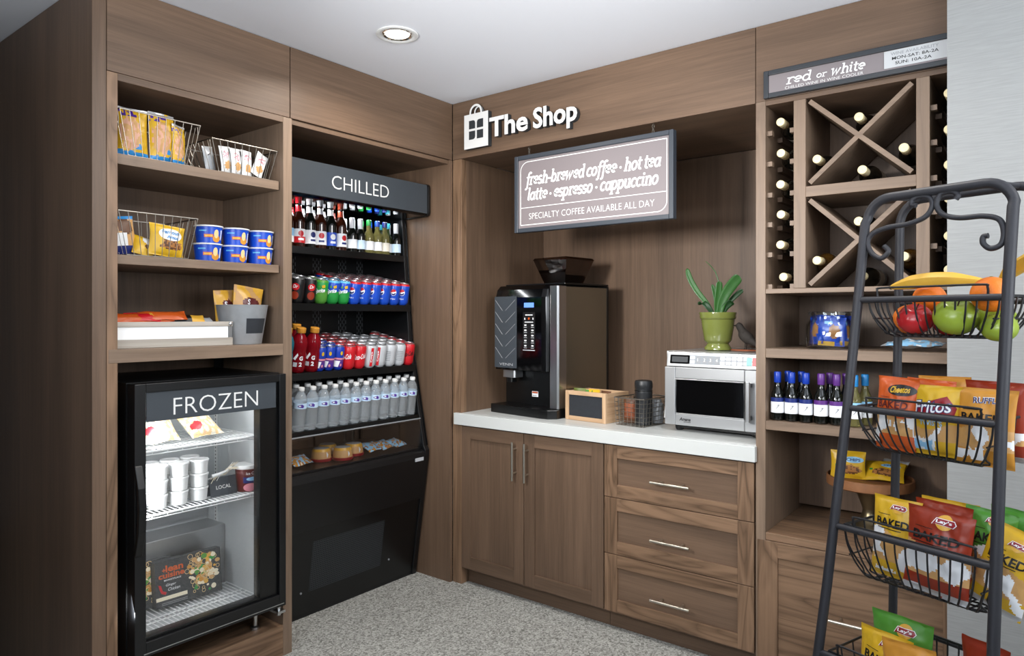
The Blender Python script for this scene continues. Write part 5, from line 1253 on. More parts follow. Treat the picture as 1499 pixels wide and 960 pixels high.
mb = MB(); mb.patch(rrect(.020, .296, .408, .334, .004), 'panel_grey', cf); mb.patch(rrect(.020, .296, .110, .334, .004), 'black_gloss', lambda p, q, c: cf(p, q, c + .0006)); mb.patch([(.028, .303), (.102, .303), (.102, .327), (.028, .327)], 'charcoal', lambda p, q, c: cf(p, q, c + .0010)); cpn = mb.build('control_panel', cpo)
mb = MB()
for i in range(11):
    x = [.113] + [.140 + .027 * k for k in range(4)] + [.246 + .0245 * k for k in range(6)]; x = x[i]; m = 'label_white' if i == 0 or i > 4 else 'grey'
    for q in (.299, .317): mb.patch(rrect(x, q, x + .021, q + .014, .003), m, lambda p, q_, c: cf(p, q_, .0012))
    if 1 <= i <= 4: mb.text('1234'[i - 1], 'label_white', lambda p, q_, c: cf(p + x + .006, q_ + .309, .0018), h=.013)
mb.patch(rrect(.380 - .022, .299, .380, .331, .003), 'mint', lambda p, q, c: cf(p, q, .0016)); mb.patch(rrect(.382, .299, .405, .331, .003), 'coral', lambda p, q, c: cf(p, q, .0016)); mb.build('button', cpn)
dm = MB(); wx0, wx1, wz0, wz1 = -.166, .140, .076, .232
dm.box(X0 - .003, .002, .028, wx0, .0315, .281, 'steel_brushed'); dm.box(wx1, .002, .028, X1, .0315, .281, 'steel_brushed'); dm.box(wx0, .002, .028, wx1, .0315, wz0, 'steel_brushed'); dm.box(wx0, .002, wz1, wx1, .0315, .281, 'steel_brushed'); dr_ = P(dm, 'door', .003)
mb = MB(); mb.box(wx0, .010, wz0, wx1, .014, wz1, 'black_gloss'); mb.build('window', dr_, label='dark glass window')
mb = MB(); mb.tube([(wx0 + .003, .003, wz0 + .003), (wx1 - .003, .003, wz0 + .003), (wx1 - .003, .003, wz1 - .003), (wx0 + .003, .003, wz1 - .003)], .003, 'steel', 8, True); mb.build('window_trim', dr_)
mb = MB(); mb.prism(rrect(.155, -.040, .175, -.026, .005), .072, .236, 'steel'); mb.box(.158, -.026, .078, .172, .0018, .096, 'black_plastic'); mb.box(.158, -.026, .212, .172, .0018, .230, 'black_plastic'); mb.build('handle', dr_, .002, 'upright bar handle')
mb = MB(); mb.text('Amana', 'black', lambda p, q, c: (-.146 + p, .0014, .048 + q), w=.052, h=.015, bold=.03, shear=.25); mb.box(-.126, .0012, .0425, -.094, .0016, .0445, 'black'); mb.build('brand_lettering', dr_)

# ------------------------------------------------------------------ pot plant and bird on the microwave
t = thing('potted_plant', 'green glazed pot with strappy leaves on top of the microwave', 'potted plant', (1.318, 0.32, 1.2615))
mb = MB(); mb.lathe([(.050, 0), (.058, .003), (.058, .012), (.050, .024), (.047, .030), (.052, .036), (.0565, .040), (.060, .046), (.070, .110), (.073, .138), (.0775, .141), (.080, .148), (.0785, .156), (.082, .166), (.081, .170), (.074, .170), (.071, .150), (.001, .146)], 'green_glaze', 44, cap=False); mb.lathe([(.001, 0), (.05, 0)], 'green_glaze', 44, cap=False); mb.build('pot', t)
MB().lathe([(.001, .156), (.040, .153), (.0705, .148)], 'brown', 24, cap=False).build('soil', t)['kind'] = 'stuff'
def leaf(pts, wd, m, name='leaf', fold=.25, wdir=Vector((1, 0, 0))):
    P_ = [Vector(p) for p in pts]; S_ = []; n = 16
    for i in range(n + 1):           # Catmull-Rom through the given points
        f = i / n * (len(P_) - 1); k = min(int(f), len(P_) - 2); u = f - k
        p0, p1, p2, p3 = P_[max(k - 1, 0)], P_[k], P_[k + 1], P_[min(k + 2, len(P_) - 1)]
        S_.append(.5 * ((2 * p1) + (p2 - p0) * u + (2 * p0 - 5 * p1 + 4 * p2 - p3) * u * u + (3 * p1 - p0 - 3 * p2 + p3) * u ** 3))
    vs_ = []
    for i, p in enumerate(S_):
        tg = (S_[min(i + 1, n)] - S_[max(i - 1, 0)]).normalized(); sd_ = (wdir - tg * wdir.dot(tg)).normalized(); nn = tg.cross(sd_)
        f = i / n; ww = wd * (.45 + .55 * math.sin(PI * min(1, f * .75 + .05)) ) * (1 if f < .82 else max(.04, math.sqrt(max(0, 1 - ((f - .82) / .18) ** 2))))
        for q in (-1, -.5, 0, .5, 1): vs_.append(p + sd_ * q * ww - nn * (abs(q) ** 1.3) * ww * fold)
    fs = [(i * 5 + j, i * 5 + j + 1, i * 5 + j + 6, i * 5 + j + 5) for i in range(n) for j in range(4)]
    mb = MB(); mb.add(vs_, fs, m, True); o = mb.build(name, t); sdm = o.modifiers.new('thick', 'SOLIDIFY'); sdm.thickness = .0012
    return o
C1 = Vector((.85, .5, 0)).normalized()
leaf([(-.014, -.01, .150), (-.04, -.02, .205), (-.085, -.03, .265), (-.120, -.03, .325), (-.135, -.025, .372)], .0125, 'leaf', wdir=C1)
leaf([(.008, -.01, .150), (.025, -.015, .215), (.055, -.02, .268), (.095, -.03, .312), (.112, -.035, .326)], .023, 'leaf', wdir=Vector((.5, .25, -.6)).normalized())
leaf([(.002, -.012, .150), (.004, -.02, .21), (.014, -.025, .27), (.018, -.03, .308)], .015, 'leaf', wdir=C1)
leaf([(.0, .012, .150), (-.012, .015, .21), (-.020, .012, .26), (-.030, .008, .296)], .0095, 'leaf', wdir=C1)
leaf([(.012, .01, .150), (.05, .012, .215), (.085, .01, .250), (.112, .006, .268)], .011, 'leaf_dark', wdir=Vector((.3, .2, -.8)).normalized())
leaf([(.014, 0, .150), (.035, -.005, .19), (.060, -.008, .212), (.078, -.01, .208)], .016, 'leaf_dark', wdir=Vector((.5, .3, -.5)).normalized())
leaf([(-.01, -.015, .150), (-.03, -.03, .19), (-.055, -.035, .212), (-.078, -.035, .205)], .013, 'leaf_dark', wdir=C1)
mb = MB(); mb.tube([(.0, 0, .152), (.004, -.01, .24), (.010, -.015, .305), (-.005, -.015, .350), (-.028, -.012, .378), (-.052, -.01, .400)], .0036, 'leaf', 7, r2=.0012); mb.build('flower_stem', t)

t = thing('bird_figurine', 'rusty metal bird figurine beside the green pot on the microwave', 'figurine', (1.438, 0.33, 1.2615), R(-12))
bm = bmesh.new()
jt = [((-.042, 0, .112), .010), ((-.030, 0, .110), .016), ((-.018, 0, .092), .017), ((-.006, 0, .070), .026), ((.016, 0, .054), .026), ((.036, 0, .040), .016), ((.056, 0, .026), .008)]
mb = MB(); rings = 14; n = len(jt)
pts = [Vector(p) for p, r_ in jt]; vs_ = []
for i in range((n - 1) * 4 + 1):
    f = i / 4; k = min(int(f), n - 2); u = f - k; u2 = u * u * (3 - 2 * u)
    p = pts[k].lerp(pts[k + 1], u); r_ = jt[k][1] * (1 - u2) + jt[k + 1][1] * u2
    tg = (pts[min(k + 1, n - 1)] - pts[k]).normalized(); a_ = Vector((0, 1, 0)); b_ = tg.cross(a_)
    if i == 0: r_ *= .35
    for q in range(rings):
        an = 2 * PI * q / rings; vs_.append(p + a_ * math.cos(an) * r_ * .85 + b_ * math.sin(an) * r_)
m_ = (n - 1) * 4 + 1
fs = [(i * rings + q, i * rings + (q + 1) % rings, (i + 1) * rings + (q + 1) % rings, (i + 1) * rings + q) for i in range(m_ - 1) for q in range(rings)] + [tuple(range(rings - 1, -1, -1)), tuple((m_ - 1) * rings + q for q in range(rings))]
mb.add(vs_, fs, 'bird_iron', True)
mb.tube([(-.040, 0, .112), (-.058, 0, .109)], .0055, 'bird_iron', 8, r2=.0008); mb.build('body', t)
for y in (-.007, .007):
    MB().tube([(.004, y, .046), (.003, y, .024), (.0, y, .006)], .0022, 'bird_iron', 6, r2=.0018).build('leg', t)
mb = MB(); mb.prism([(-.075, -.012), (-.03, -.026), (.03, -.024), (.052, .0), (.03, .022), (-.03, .020)], 0, .006, 'rust'); mb.build('base', t, .002)
# ------------------------------------------------------------------ wine bottles in the rack
def wine(gl):
    mb = MB(); mb.lathe([(.0150, .060), (.0150, .085), (.024, .108), (.036, .132), (.0365, .150), (.0365, .292), (.033, .298), (.001, .296)], gl, 26, cap=False)
    o = mb.build('wine_bottle')
    MB().lathe([(.001, .0012), (.0125, 0), (.0152, .0012), (.0158, .004), (.0155, .060), (.0152, .0605)], 'cork_gold', 24, cap=False).build('foil_capsule', o, label='cream foil capsule')
    MB().lathe([(.0367, .165), (.0367, .255)], 'bone', 26, cap=False).build('paper_label', o)
    return o
W = {g: None for g in ('bottle_dark', 'bottle_amber')}
def put_wine(gl, x, z, label, y=0.001, tilt=0.0):
    if W[gl] is None: W[gl] = o = wine(gl)
    else: o = copy_tree(W[gl])
    tag(o, label, 'wine bottle', 'wine bottles lying in the rack'); place(o, (x, y, z), rot=(-PI / 2 + tilt, 0, 0))
for i, z in enumerate((2.154, 2.036, 1.916, 1.802, 1.686, 1.563)):
    put_wine('bottle_dark', 1.683 if i < 5 else 1.692, z, f'dark wine bottle in the left rack column, {ORD(i)} from the top', 0.012 + .006 * (i % 2))
for i, z in enumerate((2.157, 2.036, 1.918, 1.807, 1.681, 1.568)):
    put_wine('bottle_dark', 2.230, z, f'dark wine bottle in the right rack column by the wall, {ORD(i)} from the top', 0.012)
for gl, x, z, lab in [('bottle_dark', 1.816, 1.993, 'dark wine bottle on the left side of the upper X compartment'), ('bottle_dark', 1.957, 2.124, 'dark wine bottle at the top of the upper X compartment'),
                      ('bottle_dark', 2.098, 1.993, 'dark wine bottle on the right side of the upper X compartment'), ('bottle_dark', 1.968, 1.934, 'dark wine bottle at the bottom of the upper X compartment'),
                      ('bottle_amber', 1.816, 1.619, 'amber wine bottle on the left side of the lower X compartment'), ('bottle_dark', 1.956, 1.752, 'dark wine bottle at the top of the lower X compartment'),
                      ('bottle_amber', 2.098, 1.619, 'golden wine bottle on the right side of the lower X compartment'), ('bottle_dark', 1.962, 1.558, 'dark wine bottle at the bottom of the lower X compartment')]:
    put_wine(gl, x, z, lab, 0.006)

# ------------------------------------------------------------------ snack shelves
t = thing('glass_jar', 'round glass jar filled with blue snack packs on the shelf', 'jar', (1.836, 0.125, 1.2905))
mb = MB(); mb.lathe([(.001, .002), (.078, .001), (.086, .008), (.089, .030), (.088, .088), (.080, .104), (.071, .112), (.070, .122), (.078, .129), (.080, .136), (.077, .140), (.068, .140), (.066, .122), (.067, .113), (.084, .086), (.085, .030), (.080, .010), (.001, .006)], 'jar_glass', 44, cap=False); mb.build('jar_body', t)
JP = [(.058 * math.sin(a_), -.058 * math.cos(a_), .012 + .006 * (k % 2), a_, .06 * (-1) ** k) for k, a_ in enumerate((0.25, -0.80, 1.30, 2.40, -1.85, -2.90))]
for i, (x, y, z, rz, rl) in enumerate(JP):
    mb, fn = pack(.092, .108, .022, (lambda s_: lambda u, v: 'cookie' if blob(u, v, .58, .48, .24, .24, s_) else ('light_blue' if blob(u, v, .35, .80, .16, .07, s_) else ('gold' if v < .16 and u < .6 and s_ % 2 else 'royal')))(i + 1), 100 + i, 16, 20, 'royal', crinkle=.006)
    o = tag(mb.build('snack_pack'), ['blue snack pack at the front of the glass jar', 'blue snack pack at the left inside the glass jar', 'blue snack pack at the right inside the glass jar', 'blue snack pack at the right rear of the jar', 'blue snack pack at the back left of the jar', 'blue snack pack at the back right of the jar'][i], 'snack pack', 'blue snack packs in the glass jar')
    o.matrix_world = Matrix.Translation((1.836 + x, .125 + y, 1.2905 + z)) @ Matrix.Rotation(rz, 4, 'Z') @ Matrix.Rotation(-.05, 4, 'X') @ Matrix.Rotation(rl, 4, 'Y')
    o.location, o.rotation_euler = o.matrix_world.to_translation(), o.matrix_world.to_euler()
mb, fn = pack(.19, .13, .030, lambda u, v: ['navy', 'label_white', 'light_blue', 'bag_foil', 'blue'][int((noise.noise(Vector((u * 7, v * 4, 3))) + 1) * 2.5) % 5], 110, 24, 18, 'bag_foil', crinkle=.008)
o = tag(mb.build('snack_bag'), 'blue and silver snack bag lying flat on the jar shelf', 'snack bag'); o.location = (2.112, .060, 1.309); o.rotation_euler = (-PI / 2 + .06, 0, 0)

def mini_wine(gl, cap, band):
    mb = MB(); mb.lathe([(.018, 0), (.0235, .003), (.0245, .010), (.0245, .088), (.022, .106), (.014, .124), (.0112, .138), (.0108, .166)], gl, 26); o = mb.build('mini_wine_bottle')
    lb = MB(); lb.lathe([(.0249, .030), (.0249, .072), (.0249, .088)], ['label_white', band], 26, cap=False)
    def f(a_, b_, c): r = .0252 + c; return (r * math.sin(a_ / .025), -r * math.cos(a_ / .025), b_)
    lb.patch([(-.006, .046), (-.004, .045), (.006, .057), (.008, .061), (.003, .062), (-.001, .060), (.003, .059)], 'grey', f, .006)
    lb.patch([(-.010, .042), (-.004, .042), (-.004, .0432), (-.010, .0432)], 'grey', f, .006); lb.build('paper_label', o)
    MB().lathe([(.0116, .145), (.0128, .147), (.0131, .166), (.0131, .184), (.0115, .187), (.001, .187)], cap, 22, cap=False).build('screw_cap', o)
    return o
prot = {}
for x, y, k, lab in [(1.662, .048, 'b', 'dark mini wine bottle with blue cap, leftmost on the shelf'), (1.714, .050, 'b', 'dark mini wine bottle with blue cap, second in the front row'), (1.766, .050, 'b', 'dark mini wine bottle with blue cap, third in the front row'),
                     (1.820, .050, 'p', 'dark mini wine bottle with purple cap, left one in front'), (1.874, .050, 'p', 'dark mini wine bottle with purple cap, right one in front'), (1.684, .108, 'b', 'dark mini wine bottle with blue cap, left one behind the front row'), (1.734, .110, 'b', 'dark mini wine bottle with blue cap, right one behind the front row'),
                     (1.837, .110, 'p', 'dark mini wine bottle with purple cap, left one behind the front row'), (1.893, .110, 'p', 'dark mini wine bottle with purple cap, right one behind the front row'), (1.934, .050, 'w', 'white mini wine bottle with light blue cap, front one'), (1.957, .112, 'w', 'white mini wine bottle with light blue cap, rear one')]:
    a_ = {'b': ('bottle_dark', 'blue', 'navy'), 'p': ('bottle_dark', 'violet', 'violet'), 'w': ('bottle_white_wine', 'snack_cyan', 'light_blue')}[k]
    if k not in prot: prot[k] = o = mini_wine(*a_)
    else: o = copy_tree(prot[k])
    tag(o, lab, 'mini wine bottle', 'mini wine bottles on the middle shelf'); place(o, (x, y, 1.0125), .28)
t = thing('wooden_bowl', 'small wooden bowl with golden sweets behind the mini bottles', 'bowl', (2.03, .21, 1.0125))
MB().lathe([(.001, 0), (.03, 0), (.034, .004), (.052, .030), (.062, .060), (.064, .066), (.060, .066), (.050, .034), (.030, .010), (.001, .008)], 'pale_timber_x', 32, cap=False).build('bowl_body', t)
for i in range(9):
    a_ = i * 2.4; r_ = .012 + .028 * (i % 3) / 2
    o = tag(MB().ball((0, 0, 0), .016, .014, .013, 'gold', 10, 7).build('wrapped_sweet'), 'gold wrapped sweet heaped in the small wooden bowl', 'sweet', 'gold sweets in the wooden bowl')
    place(o, (2.03 + r_ * math.cos(a_), .21 + r_ * math.sin(a_), 1.0125 + .055 + .012 * (i % 3 == 0) + .010 * (i == 0)), a_)

t = thing('cake_stand', 'round wooden cake stand on bronze pedestal in the open bottom compartment', 'cake stand', (1.947, .25, .5835))
MB().lathe([(.001, 0), (.074, 0), (.078, .004), (.076, .010), (.052, .030), (.034, .055), (.026, .075), (.0245, .088), (.026, .092), (.030, .105), (.044, .145), (.064, .170), (.066, .176), (.001, .176)], 'bronze', 40, cap=False).build('pedestal', t, label='bronze flared pedestal')
MB().lathe([(.001, .1765), (.146, .1765), (.152, .181), (.153, .196), (.152, .214), (.148, .216), (.146, .202), (.001, .200)], 'board_wood', 48, cap=False).build('board', t, .0, 'brown wooden tray top')
def choc_col(u, v):
    if blob(u, v, .55, .34, .34, .17, 3): return 'cookie' if noise.noise(Vector((u * 12, v * 12, 1))) > -.05 else 'brown'
    if blob(u, v, .16, .45, .05, .05, 2): return 'green'
    return 'yellow'
for i, (x, y, z, rz, tl, lab) in enumerate([(-.070, -.035, .203, .12, -.12, 'upright yellow cookie bag on the left of the cake stand'), (.050, -.030, .208, .05, -1.02, 'yellow cookie bag lying back on the right of the cake stand')]):
    mb, fn = pack(.125 if i == 0 else .14, .105 if i == 0 else .105, .034, choc_col, 120 + i, 24, 24, 'yellow', crinkle=.006)
    mb.patch(circ(.022, .073, .036, .012, 24), 'light_blue', off(fn, .0010), .010); mb.text('Cookies' if 0 else 'CHIPS', 'navy', off(fn, .0018, -.004, .0675), w=.050, h=.011, bold=.02, maxlen=.01)
    o = tag(mb.build('cookie_bag'), lab, 'snack bag', 'yellow cookie bags on the cake stand'); o.location = (1.947 + x, .25 + y, .5835 + z); o.rotation_euler = (Matrix.Rotation(rz, 4, 'Z') @ Matrix.Rotation(tl, 4, 'X')).to_euler()
mb, fn = pack(.10, .10, .03, lambda u, v: 'bag_foil' if v > .8 else 'yellow', 125, 14, 16, 'yellow', crinkle=.009)
o = tag(mb.build('cookie_bag'), 'crumpled yellow cookie bag at the back right of the cake stand', 'snack bag', 'yellow cookie bags on the cake stand'); o.location = (2.00, .285, .789); o.rotation_euler = (Matrix.Rotation(-.3, 4, 'Z') @ Matrix.Rotation(-.9, 4, 'X')).to_euler()
# ------------------------------------------------------------------ iron basket stand in the foreground
SO = Vector((2.2965, -0.929, FZ)); SA = R(-19.2)
t = thing('basket_stand', 'dark iron four tier basket stand with scrolled top at the right', 'display stand', SO, SA)
def hw(z): return .153 + .0213 * (1.688 - z) ** 2
def yf(z): return -.152 * (1.688 - z)
def yr(z): return .147 + .0 * z
def Q(x, y, z): return (x, y, z - FZ)
def frame_path(top, fy, wid, rc=.055):
    L_ = [Q(-wid(FZ), fy(FZ), FZ + .004)] + [Q(-wid(z), fy(z), z) for z in (.4, .8, 1.2, 1.5, top - rc)]
    A_ = [Q(-wid(top) + rc - rc * math.cos(k * PI / 16), fy(top), top - rc + rc * math.sin(k * PI / 16)) for k in range(1, 8)]
    pts = L_ + A_ + [Q(-wid(top) + rc, fy(top), top)]
    return pts + [(-p[0], p[1], p[2]) for p in reversed(pts)]
MB().tube(frame_path(1.688, yf, hw), .0108, 'stand_iron', 14).build('front_frame', t)
MB().tube(frame_path(1.697, yr, lambda z: .153 + .018 * (1.688 - z)), .0100, 'stand_iron', 14).build('rear_frame', t)
for sx in (-1, 1):
    mb = MB(); mb.tube([Q(sx * .105, .0, 1.688), Q(sx * .105, .147, 1.697)], .006, 'stand_iron', 10); mb.build('top_brace', t)
    for fy_, wd_ in ((yf, hw(FZ)), (yr, .183)):
        MB().lathe([(.014, 0), (.016, .003), (.0135, .02), (.011, .022)], 'rubber', 16, Matrix.Translation(Q(sx * wd_, fy_(FZ), FZ))).build('foot', t)
def spline(P_, n=8):
    P_ = [Vector(p) for p in P_]; out = []
    for k in range(len(P_) - 1):
        p0, p1, p2, p3 = P_[max(k - 1, 0)], P_[k], P_[k + 1], P_[min(k + 2, len(P_) - 1)]
        for i in range(n):
            u = i / n; out.append(.5 * ((2 * p1) + (p2 - p0) * u + (2 * p0 - 5 * p1 + 4 * p2 - p3) * u * u + (3 * p1 - p0 - 3 * p2 + p3) * u ** 3))
    return out + [P_[-1]]
for pts in ([(-.103, 1.574), (-.092, 1.560), (-.108, 1.546), (-.131, 1.560), (-.143, 1.586), (-.132, 1.606), (-.098, 1.617), (-.052, 1.620), (-.016, 1.632), (-.003, 1.655), (-.011, 1.674), (-.031, 1.680), (-.046, 1.674), (-.048, 1.664), (-.038, 1.660)],
            [(.044, 1.662), (.048, 1.670), (.039, 1.679), (.021, 1.681), (.009, 1.673), (.006, 1.653), (.021, 1.632), (.054, 1.621), (.100, 1.619), (.130, 1.608), (.140, 1.581), (.136, 1.557), (.118, 1.550), (.104, 1.561), (.103, 1.575), (.112, 1.577)]):
    MB().tube(spline([Q(x, yf(z), z) for x, z in pts]), .0058, 'stand_iron', 10).build('scroll', t)
TIERS = [(1.450, .083), (1.199, .096), (.930, .118), (.646, .125)]
for z, h in TIERS:
    y0, y1, wx = yf(z), yr(z), hw(z) - .006; D = y1 - y0
    MB().tube([Q(-hw(z), y0, z), Q(hw(z), y0, z)], .0072, 'stand_iron', 12).build('crossbar', t)
    MB().tube([Q(-.158, y1, z - .006), Q(.158, y1, z - .006)], .0060, 'stand_iron', 12).build('crossbar', t)
    bz = z - h; r = .0021
    def S_(fx, fy):      # scooped basket: rim rectangle sinking to a smaller flat floor
        return None
    ax, bx = wx - .012, wx - .052; ya, yb = y0 + .012, y1 - .012
    mb = MB(); rimp = [Q(-ax, ya, z + .004), Q(ax, ya, z + .004), Q(ax, yb, z + .004), Q(-ax, yb, z + .004)]
    mb.tube(rimp, .0032, 'wire_black', 8, True)
    gl = ax - .022; mb.tube(spline([Q(-gl, ya, z + .004), Q(-gl, ya - .002, z + .022), Q(-gl + .010, ya - .002, z + .027), Q(0, ya - .002, z + .027), Q(gl - .010, ya - .002, z + .027), Q(gl, ya - .002, z + .022), Q(gl, ya, z + .004)], 4), .0024, 'wire_black', 8)
    mb.build('basket_rim', t)
    mb = MB(); n = 13
    for i in range(n + 1):
        f = i / n; xt = -ax + 2 * ax * f; xb = -bx + 2 * bx * f
        pts = [Q(xt, ya, z + .004), Q(xt + (xb - xt) * .12, ya + D * .015, z - h * .35), Q(xt + (xb - xt) * .55, ya + D * .08, z - h * .78), Q(xb, ya + D * .20, bz), Q(xb, yb - D * .20, bz), Q(xt + (xb - xt) * .55, yb - D * .08, z - h * .78), Q(xt + (xb - xt) * .12, yb - D * .015, z - h * .35), Q(xt, yb, z + .004)]
        mb.tube(spline(pts, 4), r, 'wire_black', 6)
    for j in range(7):
        f = j / 6; yt = ya + (yb - ya) * f; yo = ya + D * .20 + (yb - ya - D * .40) * f
        pts = [Q(-ax, yt, z + .004), Q(-ax + .006, yt + (yo - yt) * .12, z - h * .35), Q(-ax + .026, yt + (yo - yt) * .55, z - h * .78), Q(-bx, yo, bz + r), Q(bx, yo, bz + r), Q(ax - .026, yt + (yo - yt) * .55, z - h * .78), Q(ax - .006, yt + (yo - yt) * .12, z - h * .35), Q(ax, yt, z + .004)]
        mb.tube(spline(pts, 4), r, 'wire_black', 6)
    mb.tube([Q(-bx, ya + D * .20, bz), Q(bx, ya + D * .20, bz), Q(bx, yb - D * .20, bz), Q(-bx, yb - D * .20, bz)], .0030, 'wire_black', 8, True)
    mb.tube([Q(-ax + .012, ya, z - h * .52), Q(-ax + .012, yb, z - h * .52)], r, 'wire_black', 6); mb.tube([Q(ax - .012, ya, z - h * .52), Q(ax - .012, yb, z - h * .52)], r, 'wire_black', 6)
    mb.build('wire_basket', t)

def on_stand(o, x, y, z, M=Matrix.Identity(4)):
    o.matrix_world = Matrix.Translation((SO.x, SO.y, 0)) @ Matrix.Rotation(SA, 4, 'Z') @ Matrix.Translation((x, y, z)) @ M
    o.location, o.rotation_euler = o.matrix_world.to_translation(), o.matrix_world.to_euler(); return o
# fruit
def fruit(kind, r):
    mb = MB()
    if kind == 'orange':
        mb.ball((0, 0, 0), r, r, r * .96, 'orange_peel', 28, 18); mb.ball((0, 0, r * .955), .004, .004, .0015, 'olive', 8, 4); return mb.build('orange')
    prof = []
    for i in range(21):
        a_ = PI * i / 20; rr = math.sin(a_) * (1 + .06 * math.cos(a_)); zz = -math.cos(a_) * .90
        dip = .30 * math.exp(-(rr / .30) ** 2); zz = zz - dip if zz > 0 else zz + dip * .7
        prof.append((max(rr * r, 1e-4), zz * r))
    mb.lathe(prof, 'apple_red' if kind == 'red' else 'apple_green', 28, cap=False); o = mb.build('red_apple' if kind == 'red' else 'green_apple')
    MB().tube([(0, 0, r * .55), (.001, 0, r * .8), (.004, 0, r * 1.02)], .0014, 'stem_brown', 6).build('stem', o); return o
FR_ = [('orange', .036, -.096, .080, 1.4045, 'orange lying low at the left end of the fruit basket', 0), ('red', .0375, -.048, .012, 1.4065, 'red apple at the front left of the fruit basket', .4), ('orange', .036, -.058, .095, 1.452, 'orange mostly hidden under the long banana', 0),
       ('red', .040, -.008, .088, 1.406, 'dark red apple behind the front green apple', -.6), ('green', .044, .037, .012, 1.413, 'green apple in the front middle of the fruit basket', .5), ('orange', .0385, .102, .020, 1.4575, 'big orange on top at the right of the fruit basket', 0),
       ('green', .040, .082, .088, 1.406, 'green apple below the big orange', -.3), ('green', .034, .116, .022, 1.389, 'green apple at the right end behind the stand leg', .2)]
for k, r_, x, y, z, lab, tl in FR_:
    on_stand(tag(fruit(k, r_), lab, 'apple' if k != 'orange' else 'orange', None), x, y, z, Matrix.Rotation(tl, 4, 'X') @ Matrix.Rotation(tl * .7, 4, 'Y'))
def banana(label, P_, r):
    S2 = spline(P_, 6); n = len(S2); seg = 10; vs_ = []; M_ = []
    for i, p in enumerate(S2):
        tg = (S2[min(i + 1, n - 1)] - S2[max(i - 1, 0)]).normalized(); up = Vector((0, 0, 1)); a_ = (up - tg * up.dot(tg)).normalized(); b_ = tg.cross(a_); f = i / (n - 1)
        rr = r * min(1, .30 + 2.6 * f, .22 + 2.4 * (1 - f))
        for k in range(seg): q = 2 * PI * k / seg; vs_.append(p + (a_ * math.cos(q) + b_ * math.sin(q)) * rr * (1 + .05 * math.cos(5 * q)))
    fs = [(i * seg + k, i * seg + (k + 1) % seg, (i + 1) * seg + (k + 1) % seg, (i + 1) * seg + k) for i in range(n - 1) for k in range(seg)] + [tuple(range(seg - 1, -1, -1)), tuple((n - 1) * seg + k for k in range(seg))]
    mb = MB(); mb.add([v - Vector(P_[2]) for v in vs_], fs, 'banana', True)
    o = tag(mb.build('banana'), label, 'banana'); 
    for q, d_ in ((0, 1), (n - 1, -1)): MB().ball(tuple(S2[q] - Vector(P_[2])), r * .34, r * .34, r * .34, 'banana_tip', 10, 6).build('tip', o)
    return on_stand(o, *P_[2])
banana('long yellow banana lying across the top of the fruit', [(-.124, .052, 1.481), (-.08, .050, 1.489), (-.03, .052, 1.4945), (.025, .062, 1.492), (.070, .078, 1.4875)], .0165)
banana('banana pointing up at the right behind the big orange', [(.080, .110, 1.480), (.105, .100, 1.508), (.135, .090, 1.524), (.170, .080, 1.545), (.200, .072, 1.585)], .0165)

